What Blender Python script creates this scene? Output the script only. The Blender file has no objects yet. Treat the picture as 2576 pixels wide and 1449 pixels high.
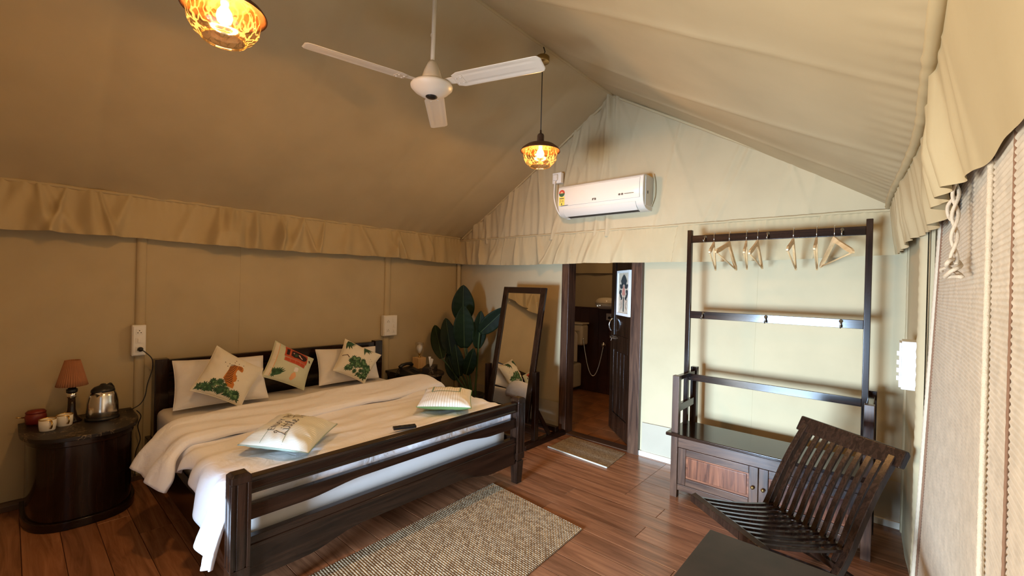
import bpy, bmesh, math, random
from mathutils import Vector, Matrix, noise
random.seed(7)
PI = math.pi
R = math.radians
sc = bpy.context.scene
COL = sc.collection

# ------------------------------------------------------------------ camera
cam_d = bpy.data.cameras.new('camera')
cam = bpy.data.objects.new('camera', cam_d)
COL.objects.link(cam)
cam_d.sensor_fit = 'HORIZONTAL'
cam_d.sensor_width = 36.0
cam_d.lens = 1105.77 / 2576.0 * 36.0
cam_d.clip_start = 0.01
YAW, PITCH, ROLL = 0.717873, 0.0037022, -0.0247939
_w = Vector((-math.sin(YAW), math.cos(YAW), 0)); _r = Vector((math.cos(YAW), math.sin(YAW), 0)); _d = Vector((0, 0, -1))
_w2 = math.cos(PITCH) * _w + math.sin(PITCH) * _d
_d2 = math.cos(PITCH) * _d - math.sin(PITCH) * _w
_r3 = math.cos(ROLL) * _r + math.sin(ROLL) * _d2
_d3 = math.cos(ROLL) * _d2 - math.sin(ROLL) * _r
cam.matrix_world = Matrix(((_r3.x, -_d3.x, -_w2.x, 0), (_r3.y, -_d3.y, -_w2.y, 0), (_r3.z, -_d3.z, -_w2.z, 1.5), (0, 0, 0, 1)))
sc.camera = cam

# ------------------------------------------------------------------ world, daylight, exposure
world = bpy.data.worlds.new('daylight'); sc.world = world
world.use_nodes = True
bg = world.node_tree.nodes['Background']
bg.inputs[0].default_value = (0.80, 0.90, 1.0, 1)
bg.inputs[1].default_value = 0.5

def area_light(name, loc, rot, sx, sy, power, color, spread=180):
    d = bpy.data.lights.new(name, 'AREA'); d.shape = 'RECTANGLE'; d.size = sx; d.size_y = sy
    d.energy = power; d.color = color; d.spread = R(spread)
    o = bpy.data.objects.new(name, d); COL.objects.link(o); o.location = loc; o.rotation_euler = rot
    return o
# daylight coming in from the sunlit veranda through the open tent entrance behind the camera
area_light('entrance_daylight', (-1.35, -2.8, 0.52), (R(79), 0, R(0)), 1.1, 1.1, 252, (0.53, 0.745, 1.0), 74)
# added warm fill slanting through the same entrance to brighten right roof and blind
v_ = Vector((0.62, 0.70, 0.36)).to_track_quat('-Z', 'Y').to_euler()
area_light('added_side_fill', (-2.3, -1.6, 0.45), v_, 1.0, 0.9, 95, (1.0, 0.95, 0.84), 130)

sc.view_settings.view_transform = 'Standard'
sc.view_settings.look = 'None'
sc.view_settings.gamma = 1.0
sc.view_settings.use_curve_mapping = False
sc.view_settings.exposure = 0.0
BULB_W = 72
BULB_COL = (1.0, 0.57, 0.22)

# ------------------------------------------------------------------ materials
M = {}
def new_mat(name):
    m = bpy.data.materials.new(name); m.use_nodes = True
    nt = m.node_tree
    b = nt.nodes['Principled BSDF']
    M[name] = m
    return m, nt, b
def rgba(c): return (c[0], c[1], c[2], 1)
def plain(name, col, rough=0.5, metal=0.0, spec=0.5, bump=0, bscale=200, var=0.0, vscale=6):
    m, nt, b = new_mat(name)
    b.inputs['Base Color'].default_value = rgba(col)
    b.inputs['Roughness'].default_value = rough
    b.inputs['Metallic'].default_value = metal
    b.inputs['Specular IOR Level'].default_value = spec
    tc = nt.nodes.new('ShaderNodeTexCoord')
    if var > 0:
        n = nt.nodes.new('ShaderNodeTexNoise'); n.inputs['Scale'].default_value = vscale; n.inputs['Detail'].default_value = 4
        r = nt.nodes.new('ShaderNodeMapRange'); r.inputs[1].default_value = 0.3; r.inputs[2].default_value = 0.7
        r.inputs[3].default_value = 1 - var; r.inputs[4].default_value = 1 + var
        mx = nt.nodes.new('ShaderNodeMix'); mx.data_type = 'RGBA'; mx.blend_type = 'MULTIPLY'; mx.inputs[0].default_value = 1
        mx.inputs[6].default_value = rgba(col)
        nt.links.new(tc.outputs['Object'], n.inputs['Vector']); nt.links.new(n.outputs['Fac'], r.inputs[0])
        nt.links.new(r.outputs[0], mx.inputs[7]); nt.links.new(mx.outputs[2], b.inputs['Base Color'])
    if bump > 0:
        n2 = nt.nodes.new('ShaderNodeTexNoise'); n2.inputs['Scale'].default_value = bscale; n2.inputs['Detail'].default_value = 3
        bp = nt.nodes.new('ShaderNodeBump'); bp.inputs['Strength'].default_value = bump; bp.inputs['Distance'].default_value = 0.002
        nt.links.new(tc.outputs['Object'], n2.inputs['Vector']); nt.links.new(n2.outputs['Fac'], bp.inputs['Height'])
        nt.links.new(bp.outputs[0], b.inputs['Normal'])
    return m
def wood(name, c1, c2, axis=0, rough=0.3, scale=1.0, rnd=False, coat=0.0, bump=0.15):
    """grain stretched along one local axis"""
    m, nt, b = new_mat(name)
    N = nt.nodes; L = nt.links
    tc = N.new('ShaderNodeTexCoord'); mp = N.new('ShaderNodeMapping')
    s = [14 * scale] * 3; s[axis] = 1.1 * scale
    mp.inputs['Scale'].default_value = s
    L.new(tc.outputs['Object'], mp.inputs['Vector'])
    n = N.new('ShaderNodeTexNoise'); n.inputs['Scale'].default_value = 1.6; n.inputs['Detail'].default_value = 7
    n.inputs['Roughness'].default_value = 0.62; n.inputs['Distortion'].default_value = 1.2
    if rnd:
        oi = N.new('ShaderNodeObjectInfo'); vm = N.new('ShaderNodeVectorMath'); vm.operation = 'ADD'
        cm = N.new('ShaderNodeMath'); cm.operation = 'MULTIPLY'; cm.inputs[1].default_value = 37.0
        L.new(oi.outputs['Random'], cm.inputs[0]); L.new(mp.outputs[0], vm.inputs[0]); L.new(cm.outputs[0], vm.inputs[1])
        L.new(vm.outputs[0], n.inputs['Vector'])
    else:
        L.new(mp.outputs[0], n.inputs['Vector'])
    cr = N.new('ShaderNodeValToRGB')
    cr.color_ramp.elements[0].position = 0.32; cr.color_ramp.elements[0].color = rgba(c1)
    cr.color_ramp.elements[1].position = 0.70; cr.color_ramp.elements[1].color = rgba(c2)
    L.new(n.outputs['Fac'], cr.inputs[0])
    out = cr.outputs[0]
    if rnd:
        mr = N.new('ShaderNodeMapRange'); mr.inputs[3].default_value = 0.78; mr.inputs[4].default_value = 1.18
        L.new(oi.outputs['Random'], mr.inputs[0])
        mx = N.new('ShaderNodeMix'); mx.data_type = 'RGBA'; mx.blend_type = 'MULTIPLY'; mx.inputs[0].default_value = 1
        L.new(out, mx.inputs[6]); L.new(mr.outputs[0], mx.inputs[7]); out = mx.outputs[2]
    L.new(out, b.inputs['Base Color'])
    b.inputs['Roughness'].default_value = rough
    b.inputs['Specular IOR Level'].default_value = 0.38; b.inputs['Coat Weight'].default_value = coat; b.inputs['Coat Roughness'].default_value = 0.15
    bp = N.new('ShaderNodeBump'); bp.inputs['Strength'].default_value = bump; bp.inputs['Distance'].default_value = 0.001
    L.new(n.outputs['Fac'], bp.inputs['Height']); L.new(bp.outputs[0], b.inputs['Normal'])
    return m
def cloth(name, col, rough=0.9, weave=900, var=0.06, vscale=2.5, sheen=0.0, soft=0.25, sscale=9):
    m, nt, b = new_mat(name)
    N = nt.nodes; L = nt.links
    tc = N.new('ShaderNodeTexCoord')
    n = N.new('ShaderNodeTexNoise'); n.inputs['Scale'].default_value = vscale; n.inputs['Detail'].default_value = 5
    L.new(tc.outputs['Object'], n.inputs['Vector'])
    r = N.new('ShaderNodeMapRange'); r.inputs[1].default_value = 0.3; r.inputs[2].default_value = 0.7; r.inputs[3].default_value = 1 - var; r.inputs[4].default_value = 1 + var
    L.new(n.outputs['Fac'], r.inputs[0])
    mx = N.new('ShaderNodeMix'); mx.data_type = 'RGBA'; mx.blend_type = 'MULTIPLY'; mx.inputs[0].default_value = 1; mx.inputs[6].default_value = rgba(col)
    L.new(r.outputs[0], mx.inputs[7]); L.new(mx.outputs[2], b.inputs['Base Color'])
    b.inputs['Roughness'].default_value = rough; b.inputs['Specular IOR Level'].default_value = 0.2
    b.inputs['Sheen Weight'].default_value = sheen
    n2 = N.new('ShaderNodeTexNoise'); n2.inputs['Scale'].default_value = weave; n2.inputs['Detail'].default_value = 1
    n3 = N.new('ShaderNodeTexNoise'); n3.inputs['Scale'].default_value = sscale; n3.inputs['Detail'].default_value = 3; n3.inputs['Distortion'].default_value = 0.8
    L.new(tc.outputs['Object'], n2.inputs['Vector']); L.new(tc.outputs['Object'], n3.inputs['Vector'])
    b1 = N.new('ShaderNodeBump'); b1.inputs['Strength'].default_value = 0.18; b1.inputs['Distance'].default_value = 0.0006
    b2 = N.new('ShaderNodeBump'); b2.inputs['Strength'].default_value = soft; b2.inputs['Distance'].default_value = 0.012
    L.new(n2.outputs['Fac'], b1.inputs['Height']); L.new(n3.outputs['Fac'], b2.inputs['Height'])
    L.new(b2.outputs[0], b1.inputs['Normal']); L.new(b1.outputs[0], b.inputs['Normal'])
    return m
CAN = (0.48, 0.388, 0.238)
cloth('canvas', CAN, soft=0.10, sscale=3)
cloth('canvas_valance', (0.47, 0.375, 0.218), soft=0.15, sscale=7)
cloth('canvas_flap', (0.40, 0.34, 0.25), soft=0.15)
cloth('linen', (0.88, 0.875, 0.92), soft=0.8, sscale=11, var=0.03)
cloth('sheet', (0.80, 0.77, 0.75), soft=0.08, var=0.03)
cloth('pillowcase', (0.82, 0.80, 0.79), soft=0.25, sscale=10, var=0.03)
cloth('cushion_cream', (0.80, 0.75, 0.63), soft=0.10, weave=500)
cloth('cushion_sage', (0.62, 0.64, 0.48), soft=0.10, weave=500)
cloth('mint', (0.36, 0.44, 0.37), soft=0.15, rough=0.6)
cloth('green_piping', (0.20, 0.34, 0.13), soft=0.12)
def stripes(name, c1, c2, n, axis, rough, duty=0.7):
    m, nt, b = new_mat(name); N = nt.nodes; L = nt.links
    uv = N.new('ShaderNodeUVMap'); sp = N.new('ShaderNodeSeparateXYZ'); L.new(uv.outputs[0], sp.inputs[0])
    mu = N.new('ShaderNodeMath'); mu.operation = 'MULTIPLY'; mu.inputs[1].default_value = n; L.new(sp.outputs[axis], mu.inputs[0])
    fr = N.new('ShaderNodeMath'); fr.operation = 'FRACT'; L.new(mu.outputs[0], fr.inputs[0])
    gt = N.new('ShaderNodeMath'); gt.operation = 'GREATER_THAN'; gt.inputs[1].default_value = duty; L.new(fr.outputs[0], gt.inputs[0])
    mx = N.new('ShaderNodeMix'); mx.data_type = 'RGBA'; mx.inputs[6].default_value = rgba(c1); mx.inputs[7].default_value = rgba(c2)
    L.new(gt.outputs[0], mx.inputs[0]); L.new(mx.outputs[2], b.inputs['Base Color']); b.inputs['Roughness'].default_value = rough
    return m
stripes('satin_stripe', (0.84, 0.82, 0.72), (0.58, 0.62, 0.55), 46, 0, 0.38)
stripes('beige_stripe', (0.86, 0.82, 0.72), (0.62, 0.52, 0.36), 30, 0, 0.85, 0.78)
# woods, one per grain direction
D1, D2 = (0.005, 0.0025, 0.0017), (0.030, 0.0125, 0.0065)
for i, a in enumerate('xyz'):
    wood('dark_wood_' + a, D1, D2, i, 0.14, coat=0.0, bump=0.05)
    wood('walnut_' + a, (0.022, 0.009, 0.005), (0.115, 0.055, 0.03), i, 0.28, coat=0.05)
    wood('rosewood_' + a, (0.035, 0.011, 0.006), (0.24, 0.085, 0.04), i, 0.25, coat=0.1)
    wood('pine_' + a, (0.55, 0.34, 0.15), (0.78, 0.55, 0.29), i, 0.4)
wood('floor_board', (0.17, 0.068, 0.030), (0.42, 0.185, 0.09), 0, 0.26, scale=0.8, rnd=True, coat=0.1, bump=0.06)
wood('chair_wood', (0.007, 0.0035, 0.0025), (0.036, 0.016, 0.009), 2, 0.24, scale=2.2, bump=0.04)
plain('subfloor', (0.012, 0.007, 0.005), 0.8)
plain('table_top', (0.030, 0.018, 0.014), 0.42, var=0.35, vscale=9)
plain('white_plastic', (0.82, 0.80, 0.75), 0.35)
plain('ac_white', (0.70, 0.67, 0.60), 0.22, bump=0.05, bscale=6)
plain('ac_grey', (0.62, 0.60, 0.55), 0.4)
plain('dark_gap', (0.02, 0.02, 0.02), 0.7)
plain('ink', (0.10, 0.08, 0.06), 0.7)
plain('fan_white', (0.80, 0.76, 0.68), 0.35)
plain('brass', (0.42, 0.30, 0.12), 0.35, metal=1.0)
plain('steel', (0.75, 0.73, 0.70), 0.18, metal=1.0)
plain('chrome', (0.85, 0.85, 0.85), 0.12, metal=1.0)
plain('iron_hook', (0.35, 0.34, 0.32), 0.3, metal=1.0)
plain('black_plastic', (0.012, 0.012, 0.013), 0.35)
plain('cord_black', (0.015, 0.013, 0.012), 0.6)
plain('ceramic', (0.80, 0.76, 0.68), 0.15)
plain('toilet_ceramic', (0.75, 0.64, 0.46), 0.12)
plain('gold', (0.75, 0.50, 0.18), 0.25, metal=1.0)
plain('red_plastic', (0.17, 0.015, 0.01), 0.4)
plain('lamp_shade_fabric', (0.36, 0.15, 0.065), 0.9)
plain('pot_black', (0.02, 0.02, 0.02), 0.5)
plain('leaf_green', (0.005, 0.017, 0.004), 0.6, spec=0.25, var=0.4, vscale=5)
plain('leaf_rib', (0.05, 0.09, 0.03), 0.5)
plain('stem_green', (0.05, 0.10, 0.035), 0.5)
plain('tissue', (0.85, 0.85, 0.85), 0.9)
plain('print_green', (0.035, 0.095, 0.045), 0.9, var=0.5, vscale=40)
plain('print_green_light', (0.14, 0.26, 0.12), 0.9, var=0.3, vscale=60)
plain('print_orange', (0.55, 0.19, 0.035), 0.9)
plain('print_brown', (0.06, 0.025, 0.012), 0.9)
plain('print_red', (0.50, 0.075, 0.03), 0.9)
plain('print_red_light', (0.62, 0.16, 0.08), 0.9)
plain('print_dark', (0.03, 0.012, 0.014), 0.9)
plain('print_pink', (0.75, 0.45, 0.38), 0.9)
plain('print_peach', (0.80, 0.42, 0.22), 0.9)
plain('print_green_frame', (0.22, 0.33, 0.24), 0.9)
plain('sticker_yellow', (0.85, 0.68, 0.12), 0.6)
plain('sticker_red', (0.55, 0.07, 0.04), 0.6)
plain('sticker_green', (0.05, 0.12, 0.05), 0.6)
plain('picture_paper', (0.55, 0.46, 0.34), 0.8, var=0.2, vscale=30)
plain('picture_dark', (0.03, 0.035, 0.035), 0.8)
plain('picture_pink', (0.48, 0.20, 0.15), 0.8)
plain('picture_tan', (0.52, 0.38, 0.28), 0.8)
plain('rope', (0.60, 0.50, 0.37), 0.9, bump=0.8, bscale=300)
def yarn(name, c1, c2, gap, bw, rh):
    m, nt, b = new_mat(name); N = nt.nodes; L = nt.links
    uv = N.new('ShaderNodeUVMap'); br = N.new('ShaderNodeTexBrick'); L.new(uv.outputs[0], br.inputs['Vector'])
    br.inputs['Color1'].default_value = rgba(c1); br.inputs['Color2'].default_value = rgba(c2); br.inputs['Mortar'].default_value = rgba(gap)
    br.inputs['Scale'].default_value = 1.0; br.inputs['Brick Width'].default_value = 1.0; br.inputs['Row Height'].default_value = 1.0; br.inputs['Mortar Size'].default_value = 0.10; br.inputs['Mortar Smooth'].default_value = 0.6
    L.new(br.outputs['Color'], b.inputs['Base Color']); b.inputs['Roughness'].default_value = 0.95; b.inputs['Specular IOR Level'].default_value = 0.1
yarn('jute', (0.56, 0.44, 0.29), (0.27, 0.185, 0.11), (0.10, 0.06, 0.035), 0.022, 0.0145)
yarn('jute_fine', (0.46, 0.36, 0.24), (0.27, 0.19, 0.12), (0.10, 0.065, 0.04), 0.014, 0.009)
plain('mat_edge', (0.46, 0.40, 0.31), 0.9)
plain('blind_rib', (0.60, 0.52, 0.41), 0.9, var=0.12, vscale=25)
plain('blind_stitch', (0.22, 0.12, 0.07), 0.9)
plain('terracotta_tile', (0.30, 0.12, 0.045), 0.30, var=0.3, vscale=5)
plain('grout', (0.12, 0.06, 0.03), 0.9)
plain('wainscot', (0.055, 0.018, 0.010), 0.45, var=0.3, vscale=4)
plain('baseboard_brown', (0.09, 0.045, 0.02), 0.5)
plain('baseboard_cream', (0.72, 0.66, 0.55), 0.6)
plain('sand', (0.50, 0.42, 0.30), 0.95, var=0.2, vscale=1)
plain('stone_paving', (0.55, 0.52, 0.47), 0.8, var=0.1)
# mirror
m, nt, b = new_mat('mirror_glass'); b.inputs['Metallic'].default_value = 1; b.inputs['Roughness'].default_value = 0.01; b.inputs['Base Color'].default_value = (0.88, 0.88, 0.86, 1)
# brocade / printed dark top
m, nt, b = new_mat('brocade'); N = nt.nodes; L = nt.links
tc = N.new('ShaderNodeTexCoord'); v = N.new('ShaderNodeTexVoronoi'); v.feature = 'DISTANCE_TO_EDGE'; v.inputs['Scale'].default_value = 28
nn = N.new('ShaderNodeTexNoise'); nn.inputs['Scale'].default_value = 16; nn.inputs['Detail'].default_value = 3
mm = N.new('ShaderNodeMix'); mm.data_type = 'RGBA'; mm.inputs[0].default_value = 0.12
L.new(tc.outputs['Object'], nn.inputs['Vector']); L.new(tc.outputs['Object'], mm.inputs[6]); L.new(nn.outputs['Color'], mm.inputs[7]); L.new(mm.outputs[2], v.inputs['Vector'])
cr = N.new('ShaderNodeValToRGB'); cr.color_ramp.elements[0].position = 0.02; cr.color_ramp.elements[0].color = (0.22, 0.16, 0.10, 1); cr.color_ramp.elements[1].position = 0.07; cr.color_ramp.elements[1].color = (0.012, 0.008, 0.007, 1)
L.new(v.outputs['Distance'], cr.inputs[0])
n3 = N.new('ShaderNodeTexNoise'); n3.inputs['Scale'].default_value = 9; L.new(tc.outputs['Object'], n3.inputs['Vector'])
c3 = N.new('ShaderNodeValToRGB'); c3.color_ramp.elements[0].position = 0.5; c3.color_ramp.elements[1].position = 0.56
m3 = N.new('ShaderNodeMix'); m3.data_type = 'RGBA'; m3.inputs[6].default_value = (0.012, 0.008, 0.007, 1)
L.new(n3.outputs['Fac'], c3.inputs[0]); L.new(c3.outputs[0], m3.inputs[0]); L.new(cr.outputs[0], m3.inputs[7]); L.new(m3.outputs[2], b.inputs['Base Color']); b.inputs['Roughness'].default_value = 0.45
# amber crackled lamp glass: lets light through
m, nt, b = new_mat('crackle_glass'); N = nt.nodes; L = nt.links
tc = N.new('ShaderNodeTexCoord'); mp = N.new('ShaderNodeMapping'); mp.inputs['Scale'].default_value = (1, 1, 0.55); L.new(tc.outputs['Object'], mp.inputs['Vector'])
nw = N.new('ShaderNodeTexNoise'); nw.inputs['Scale'].default_value = 26; nw.inputs['Detail'].default_value = 2; L.new(mp.outputs[0], nw.inputs['Vector'])
mm = N.new('ShaderNodeMix'); mm.data_type = 'RGBA'; mm.inputs[0].default_value = 0.06; L.new(mp.outputs[0], mm.inputs[6]); L.new(nw.outputs['Color'], mm.inputs[7])
v = N.new('ShaderNodeTexVoronoi'); v.feature = 'DISTANCE_TO_EDGE'; v.inputs['Scale'].default_value = 30; L.new(mm.outputs[2], v.inputs['Vector'])
cr = N.new('ShaderNodeValToRGB'); cr.color_ramp.elements[0].position = 0.02; cr.color_ramp.elements[0].color = (1, 1, 1, 1); cr.color_ramp.elements[1].position = 0.11; cr.color_ramp.elements[1].color = (0, 0, 0, 1)
L.new(v.outputs['Distance'], cr.inputs[0])
tr = N.new('ShaderNodeBsdfTransparent'); tr.inputs[0].default_value = (1.0, 0.86, 0.62, 1)
tl = N.new('ShaderNodeBsdfTranslucent'); tl.inputs[0].default_value = (0.13, 0.09, 0.038, 1)
gl = N.new('ShaderNodeBsdfGlossy'); gl.inputs['Roughness'].default_value = 0.08
m1 = N.new('ShaderNodeMath'); m1.operation = 'MULTIPLY_ADD'; m1.inputs[1].default_value = 0.50; m1.inputs[2].default_value = 0.02; L.new(cr.outputs[0], m1.inputs[0])
s1 = N.new('ShaderNodeMixShader'); L.new(m1.outputs[0], s1.inputs[0]); L.new(tr.outputs[0], s1.inputs[1]); L.new(tl.outputs[0], s1.inputs[2])
s2 = N.new('ShaderNodeMixShader'); s2.inputs[0].default_value = 0.07; L.new(s1.outputs[0], s2.inputs[1]); L.new(gl.outputs[0], s2.inputs[2])
L.new(s2.outputs[0], N['Material Output'].inputs[0])
# clear glass
m, nt, b = new_mat('clear_glass'); N = nt.nodes; L = nt.links
tr = N.new('ShaderNodeBsdfTransparent'); gl = N.new('ShaderNodeBsdfGlossy'); gl.inputs['Roughness'].default_value = 0.05
fr = N.new('ShaderNodeValue'); fr.outputs[0].default_value = 0.10
s1 = N.new('ShaderNodeMixShader'); L.new(fr.outputs[0], s1.inputs[0]); L.new(tr.outputs[0], s1.inputs[1]); L.new(gl.outputs[0], s1.inputs[2]); L.new(s1.outputs[0], N['Material Output'].inputs[0])
def emit(name, col, s):
    m, nt, b = new_mat(name)
    b.inputs['Base Color'].default_value = (0, 0, 0, 1)
    b.inputs['Emission Color'].default_value = rgba(col); b.inputs['Emission Strength'].default_value = s
emit('bulb_lit', (1.0, 0.82, 0.50), 9)
emit('led', (1.0, 0.95, 0.8), 1.2)

# ------------------------------------------------------------------ mesh helpers
def wmat(o):
    return (wmat(o.parent) @ o.matrix_parent_inverse @ o.matrix_basis) if o.parent else o.matrix_basis.copy()
class MB:
    def __init__(s): s.v = []; s.f = []; s.uv = {}
    def add(s, vs, fs):
        o = len(s.v); s.v += [tuple(v) for v in vs]; s.f += [tuple(i + o for i in f) for f in fs]; return s
    def box(s, x0, x1, y0, y1, z0, z1):
        return s.add([(x0,y0,z0),(x1,y0,z0),(x1,y1,z0),(x0,y1,z0),(x0,y0,z1),(x1,y0,z1),(x1,y1,z1),(x0,y1,z1)],
                     [(0,3,2,1),(4,5,6,7),(0,1,5,4),(1,2,6,5),(2,3,7,6),(3,0,4,7)])
    def bar(s, p0, p1, w, h, up=(0, 0, 1)):
        p0 = Vector(p0); p1 = Vector(p1); d = (p1 - p0).normalized(); up = Vector(up)
        if abs(d.dot(up)) > 0.98: up = Vector((1, 0, 0))
        a = d.cross(up).normalized() * w / 2; b = a.cross(d).normalized() * h / 2
        vs = [p0 - a - b, p0 + a - b, p0 + a + b, p0 - a + b, p1 - a - b, p1 + a - b, p1 + a + b, p1 - a + b]
        return s.add(vs, [(0,3,2,1),(4,5,6,7),(0,1,5,4),(1,2,6,5),(2,3,7,6),(3,0,4,7)])
    def tube(s, pts, r, n=10, closed=False, cap=True):
        pts = [Vector(p) for p in pts]; k = len(pts); rs = r if isinstance(r, (list, tuple)) else [r] * k
        o = len(s.v); prev = None
        for i, p in enumerate(pts):
            if closed: d = pts[(i + 1) % k] - pts[i - 1]
            else: d = pts[min(i + 1, k - 1)] - pts[max(i - 1, 0)]
            d = d.normalized() if d.length > 1e-9 else Vector((0, 0, 1))
            if prev is None:
                t = Vector((0, 0, 1)) if abs(d.z) < 0.9 else Vector((1, 0, 0)); a = d.cross(t).normalized()
            else:
                a = (prev - d * prev.dot(d)).normalized()
            prev = a; b = d.cross(a)
            for j in range(n):
                q = 2 * PI * j / n; s.v.append(tuple(p + (a * math.cos(q) + b * math.sin(q)) * rs[i]))
        for i in range(k if closed else k - 1):
            i2 = (i + 1) % k
            for j in range(n):
                j2 = (j + 1) % n; s.f.append((o + i * n + j, o + i * n + j2, o + i2 * n + j2, o + i2 * n + j))
        if cap and not closed:
            s.f.append(tuple(o + j for j in reversed(range(n)))); s.f.append(tuple(o + (k - 1) * n + j for j in range(n)))
        return s
    def lathe(s, prof, c=(0, 0, 0), n=28, axis='z', sx=1, sy=1, cap=True):
        o = len(s.v); k = len(prof)
        for (r, z) in prof:
            for j in range(n):
                q = 2 * PI * j / n; x, y = r * math.cos(q) * sx, r * math.sin(q) * sy
                p = (x, y, z) if axis == 'z' else ((z, x, y) if axis == 'x' else (x, z, y))
                s.v.append((c[0] + p[0], c[1] + p[1], c[2] + p[2]))
        for i in range(k - 1):
            for j in range(n):
                j2 = (j + 1) % n; s.f.append((o + i * n + j, o + i * n + j2, o + (i + 1) * n + j2, o + (i + 1) * n + j))
        if cap and prof[0][0] > 1e-6: s.f.append(tuple(o + j for j in reversed(range(n))))
        if cap and prof[-1][0] > 1e-6: s.f.append(tuple(o + (k - 1) * n + j for j in range(n)))
        return s
    def prism(s, poly, a0, a1, axis='y'):
        """poly of 2-D points extruded along an axis: x -> (y,z), y -> (x,z), z -> (x,y)"""
        n = len(poly); o = len(s.v)
        for a in (a0, a1):
            for (p, q) in poly:
                s.v.append({'x': (a, p, q), 'y': (p, a, q), 'z': (p, q, a)}[axis])
        s.f.append(tuple(o + i for i in range(n))); s.f.append(tuple(o + n + i for i in reversed(range(n))))
        for i in range(n):
            j = (i + 1) % n; s.f.append((o + i, o + n + i, o + n + j, o + j))
        return s
    def grid(s, fn, nu, nv, closeu=False):
        o = len(s.v)
        for i in range(nu + 1):
            for j in range(nv + 1):
                s.v.append(tuple(fn(i / nu, j / nv)))
        for i in range(nu):
            for j in range(nv):
                a = o + i * (nv + 1) + j; s.f.append((a, a + nv + 1, a + nv + 2, a + 1))
        return s
    def mesh(s, name, mat, smooth=False):
        me = bpy.data.meshes.new(name); me.from_pydata(s.v, [], s.f)
        bm = bmesh.new(); bm.from_mesh(me); bmesh.ops.recalc_face_normals(bm, faces=bm.faces[:]); bm.to_mesh(me); bm.free()
        if smooth: me.polygons.foreach_set('use_smooth', [True] * len(me.polygons))
        me.materials.append(M[mat]); return me
    def build(s, name, mat, parent=None, smooth=False, bevel=0, solid=0, seg=2, sub=0, angle=None, label=None):
        o = bpy.data.objects.new(name, s.mesh(name, mat, smooth or bevel > 0)); COL.objects.link(o)
        if parent is not None:
            o.parent = parent
            o.matrix_parent_inverse = wmat(parent).inverted()
        if solid:
            md = o.modifiers.new('thickness', 'SOLIDIFY'); md.thickness = solid; md.offset = 0
        if bevel:
            md = o.modifiers.new('bevel', 'BEVEL'); md.width = bevel; md.segments = seg; md.limit_method = 'ANGLE'; md.angle_limit = R(35); md.harden_normals = True
        if sub:
            md = o.modifiers.new('sub', 'SUBSURF'); md.levels = sub; md.render_levels = sub
        if angle:
            for p in o.data.polygons: p.use_smooth = True
            bm = bmesh.new(); bm.from_mesh(o.data)
            for e in bm.edges:
                if len(e.link_faces) == 2 and e.calc_face_angle(0) > R(angle): e.smooth = False
            bm.to_mesh(o.data); bm.free()
        if label: o['label'] = label
        return o
def tag(o, label, cat, group=None):
    o['label'] = label; o['category'] = cat
    if group: o['group'] = group
    return o
def empty(name, loc=(0, 0, 0), label=None, cat=None, group=None, rz=0):
    o = bpy.data.objects.new(name, None); COL.objects.link(o); o.location = loc; o.rotation_euler = (0, 0, rz); o.empty_display_size = 0.1
    if label: tag(o, label, cat, group)
    return o
def local_build(mb, name, mat, parent, **kw):
    """mesh written in the parent's local coordinates"""
    o = mb.build(name, mat, None, **kw); o.parent = parent; return o
def structure(o): o['kind'] = 'structure'; return o
def smooth01(t): t = max(0.0, min(1.0, t)); return t * t * (3 - 2 * t)
def lerp(a, b, t): return a + (b - a) * t
def nz(x, y, z=0.0): return noise.noise(Vector((x, y, z)))
def arc(c, r, a0, a1, n): return [(c[0] + r * math.cos(lerp(a0, a1, i / n)), c[1] + r * math.sin(lerp(a0, a1, i / n))) for i in range(n + 1)]

# ------------------------------------------------------------------ room dimensions
XL, XR, YB, YF, XC = -4.22, 0.11, 3.80, -0.60, -2.07
EAVE, RIDGE = 2.08, 3.35

# ------------------------------------------------------------------ floor: boards laid across the room
floor = structure(MB().box(XL - 0.1, 0.3, YF - 0.1, YB + 0.06, -0.06, -0.014).build('floor', 'subfloor'))
cache = {}
PW = 0.1535
k0 = math.floor((YF - 1.445) / PW); k1 = math.ceil((YB - 1.445) / PW)
rp = random.Random(3)
for k in range(k0, k1 + 1):
    y0 = 1.445 + k * PW; y1 = y0 + PW
    y0 = max(y0, YF); y1 = min(y1, YB + 0.05)
    if y1 - y0 < 0.02: continue
    x = XL - rp.choice([0.0, 0.3, 0.6, 0.9]); 
    while x < 0.28:
        a = max(x, XL); b_ = min(x + 1.22, 0.28); x += 1.22
        if b_ - a < 0.03: continue
        key = (round(b_ - a, 2), round(y1 - y0, 3))
        if key not in cache:
            lx, ly = (b_ - a) / 2 - 0.0008, (y1 - y0) / 2 - 0.0011; ch = 0.0016
            mb = MB().add([(-lx,-ly,-.014),(lx,-ly,-.014),(lx,ly,-.014),(-lx,ly,-.014),(-lx,-ly,-ch),(lx,-ly,-ch),(lx,ly,-ch),(-lx,ly,-ch),
                           (-lx+ch,-ly+ch,0),(lx-ch,-ly+ch,0),(lx-ch,ly-ch,0),(-lx+ch,ly-ch,0)],
                          [(0,1,5,4),(1,2,6,5),(2,3,7,6),(3,0,4,7),(4,5,9,8),(5,6,10,9),(6,7,11,10),(7,4,8,11),(8,9,10,11)])
            cache[key] = mb.mesh('floor_board', 'floor_board')
        o = bpy.data.objects.new('floor_board', cache[key]); COL.objects.link(o); o.parent = floor
        o.location = ((a + b_) / 2, (y0 + y1) / 2, 0)

# ------------------------------------------------------------------ walls
def wall_wave(a, b): return 0.008 * nz(a * 0.9, b * 0.5, 3.1) + 0.003 * nz(a * 3.1, b * 0.9, 7.7)
wl = structure(MB().grid(lambda u, v: (XL + wall_wave(lerp(YF, YB, u), v * 2.2), lerp(YF, YB + 0.02, u), lerp(0, 2.25, v)), 60, 20).build('wall_left', 'canvas', smooth=True))
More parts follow.
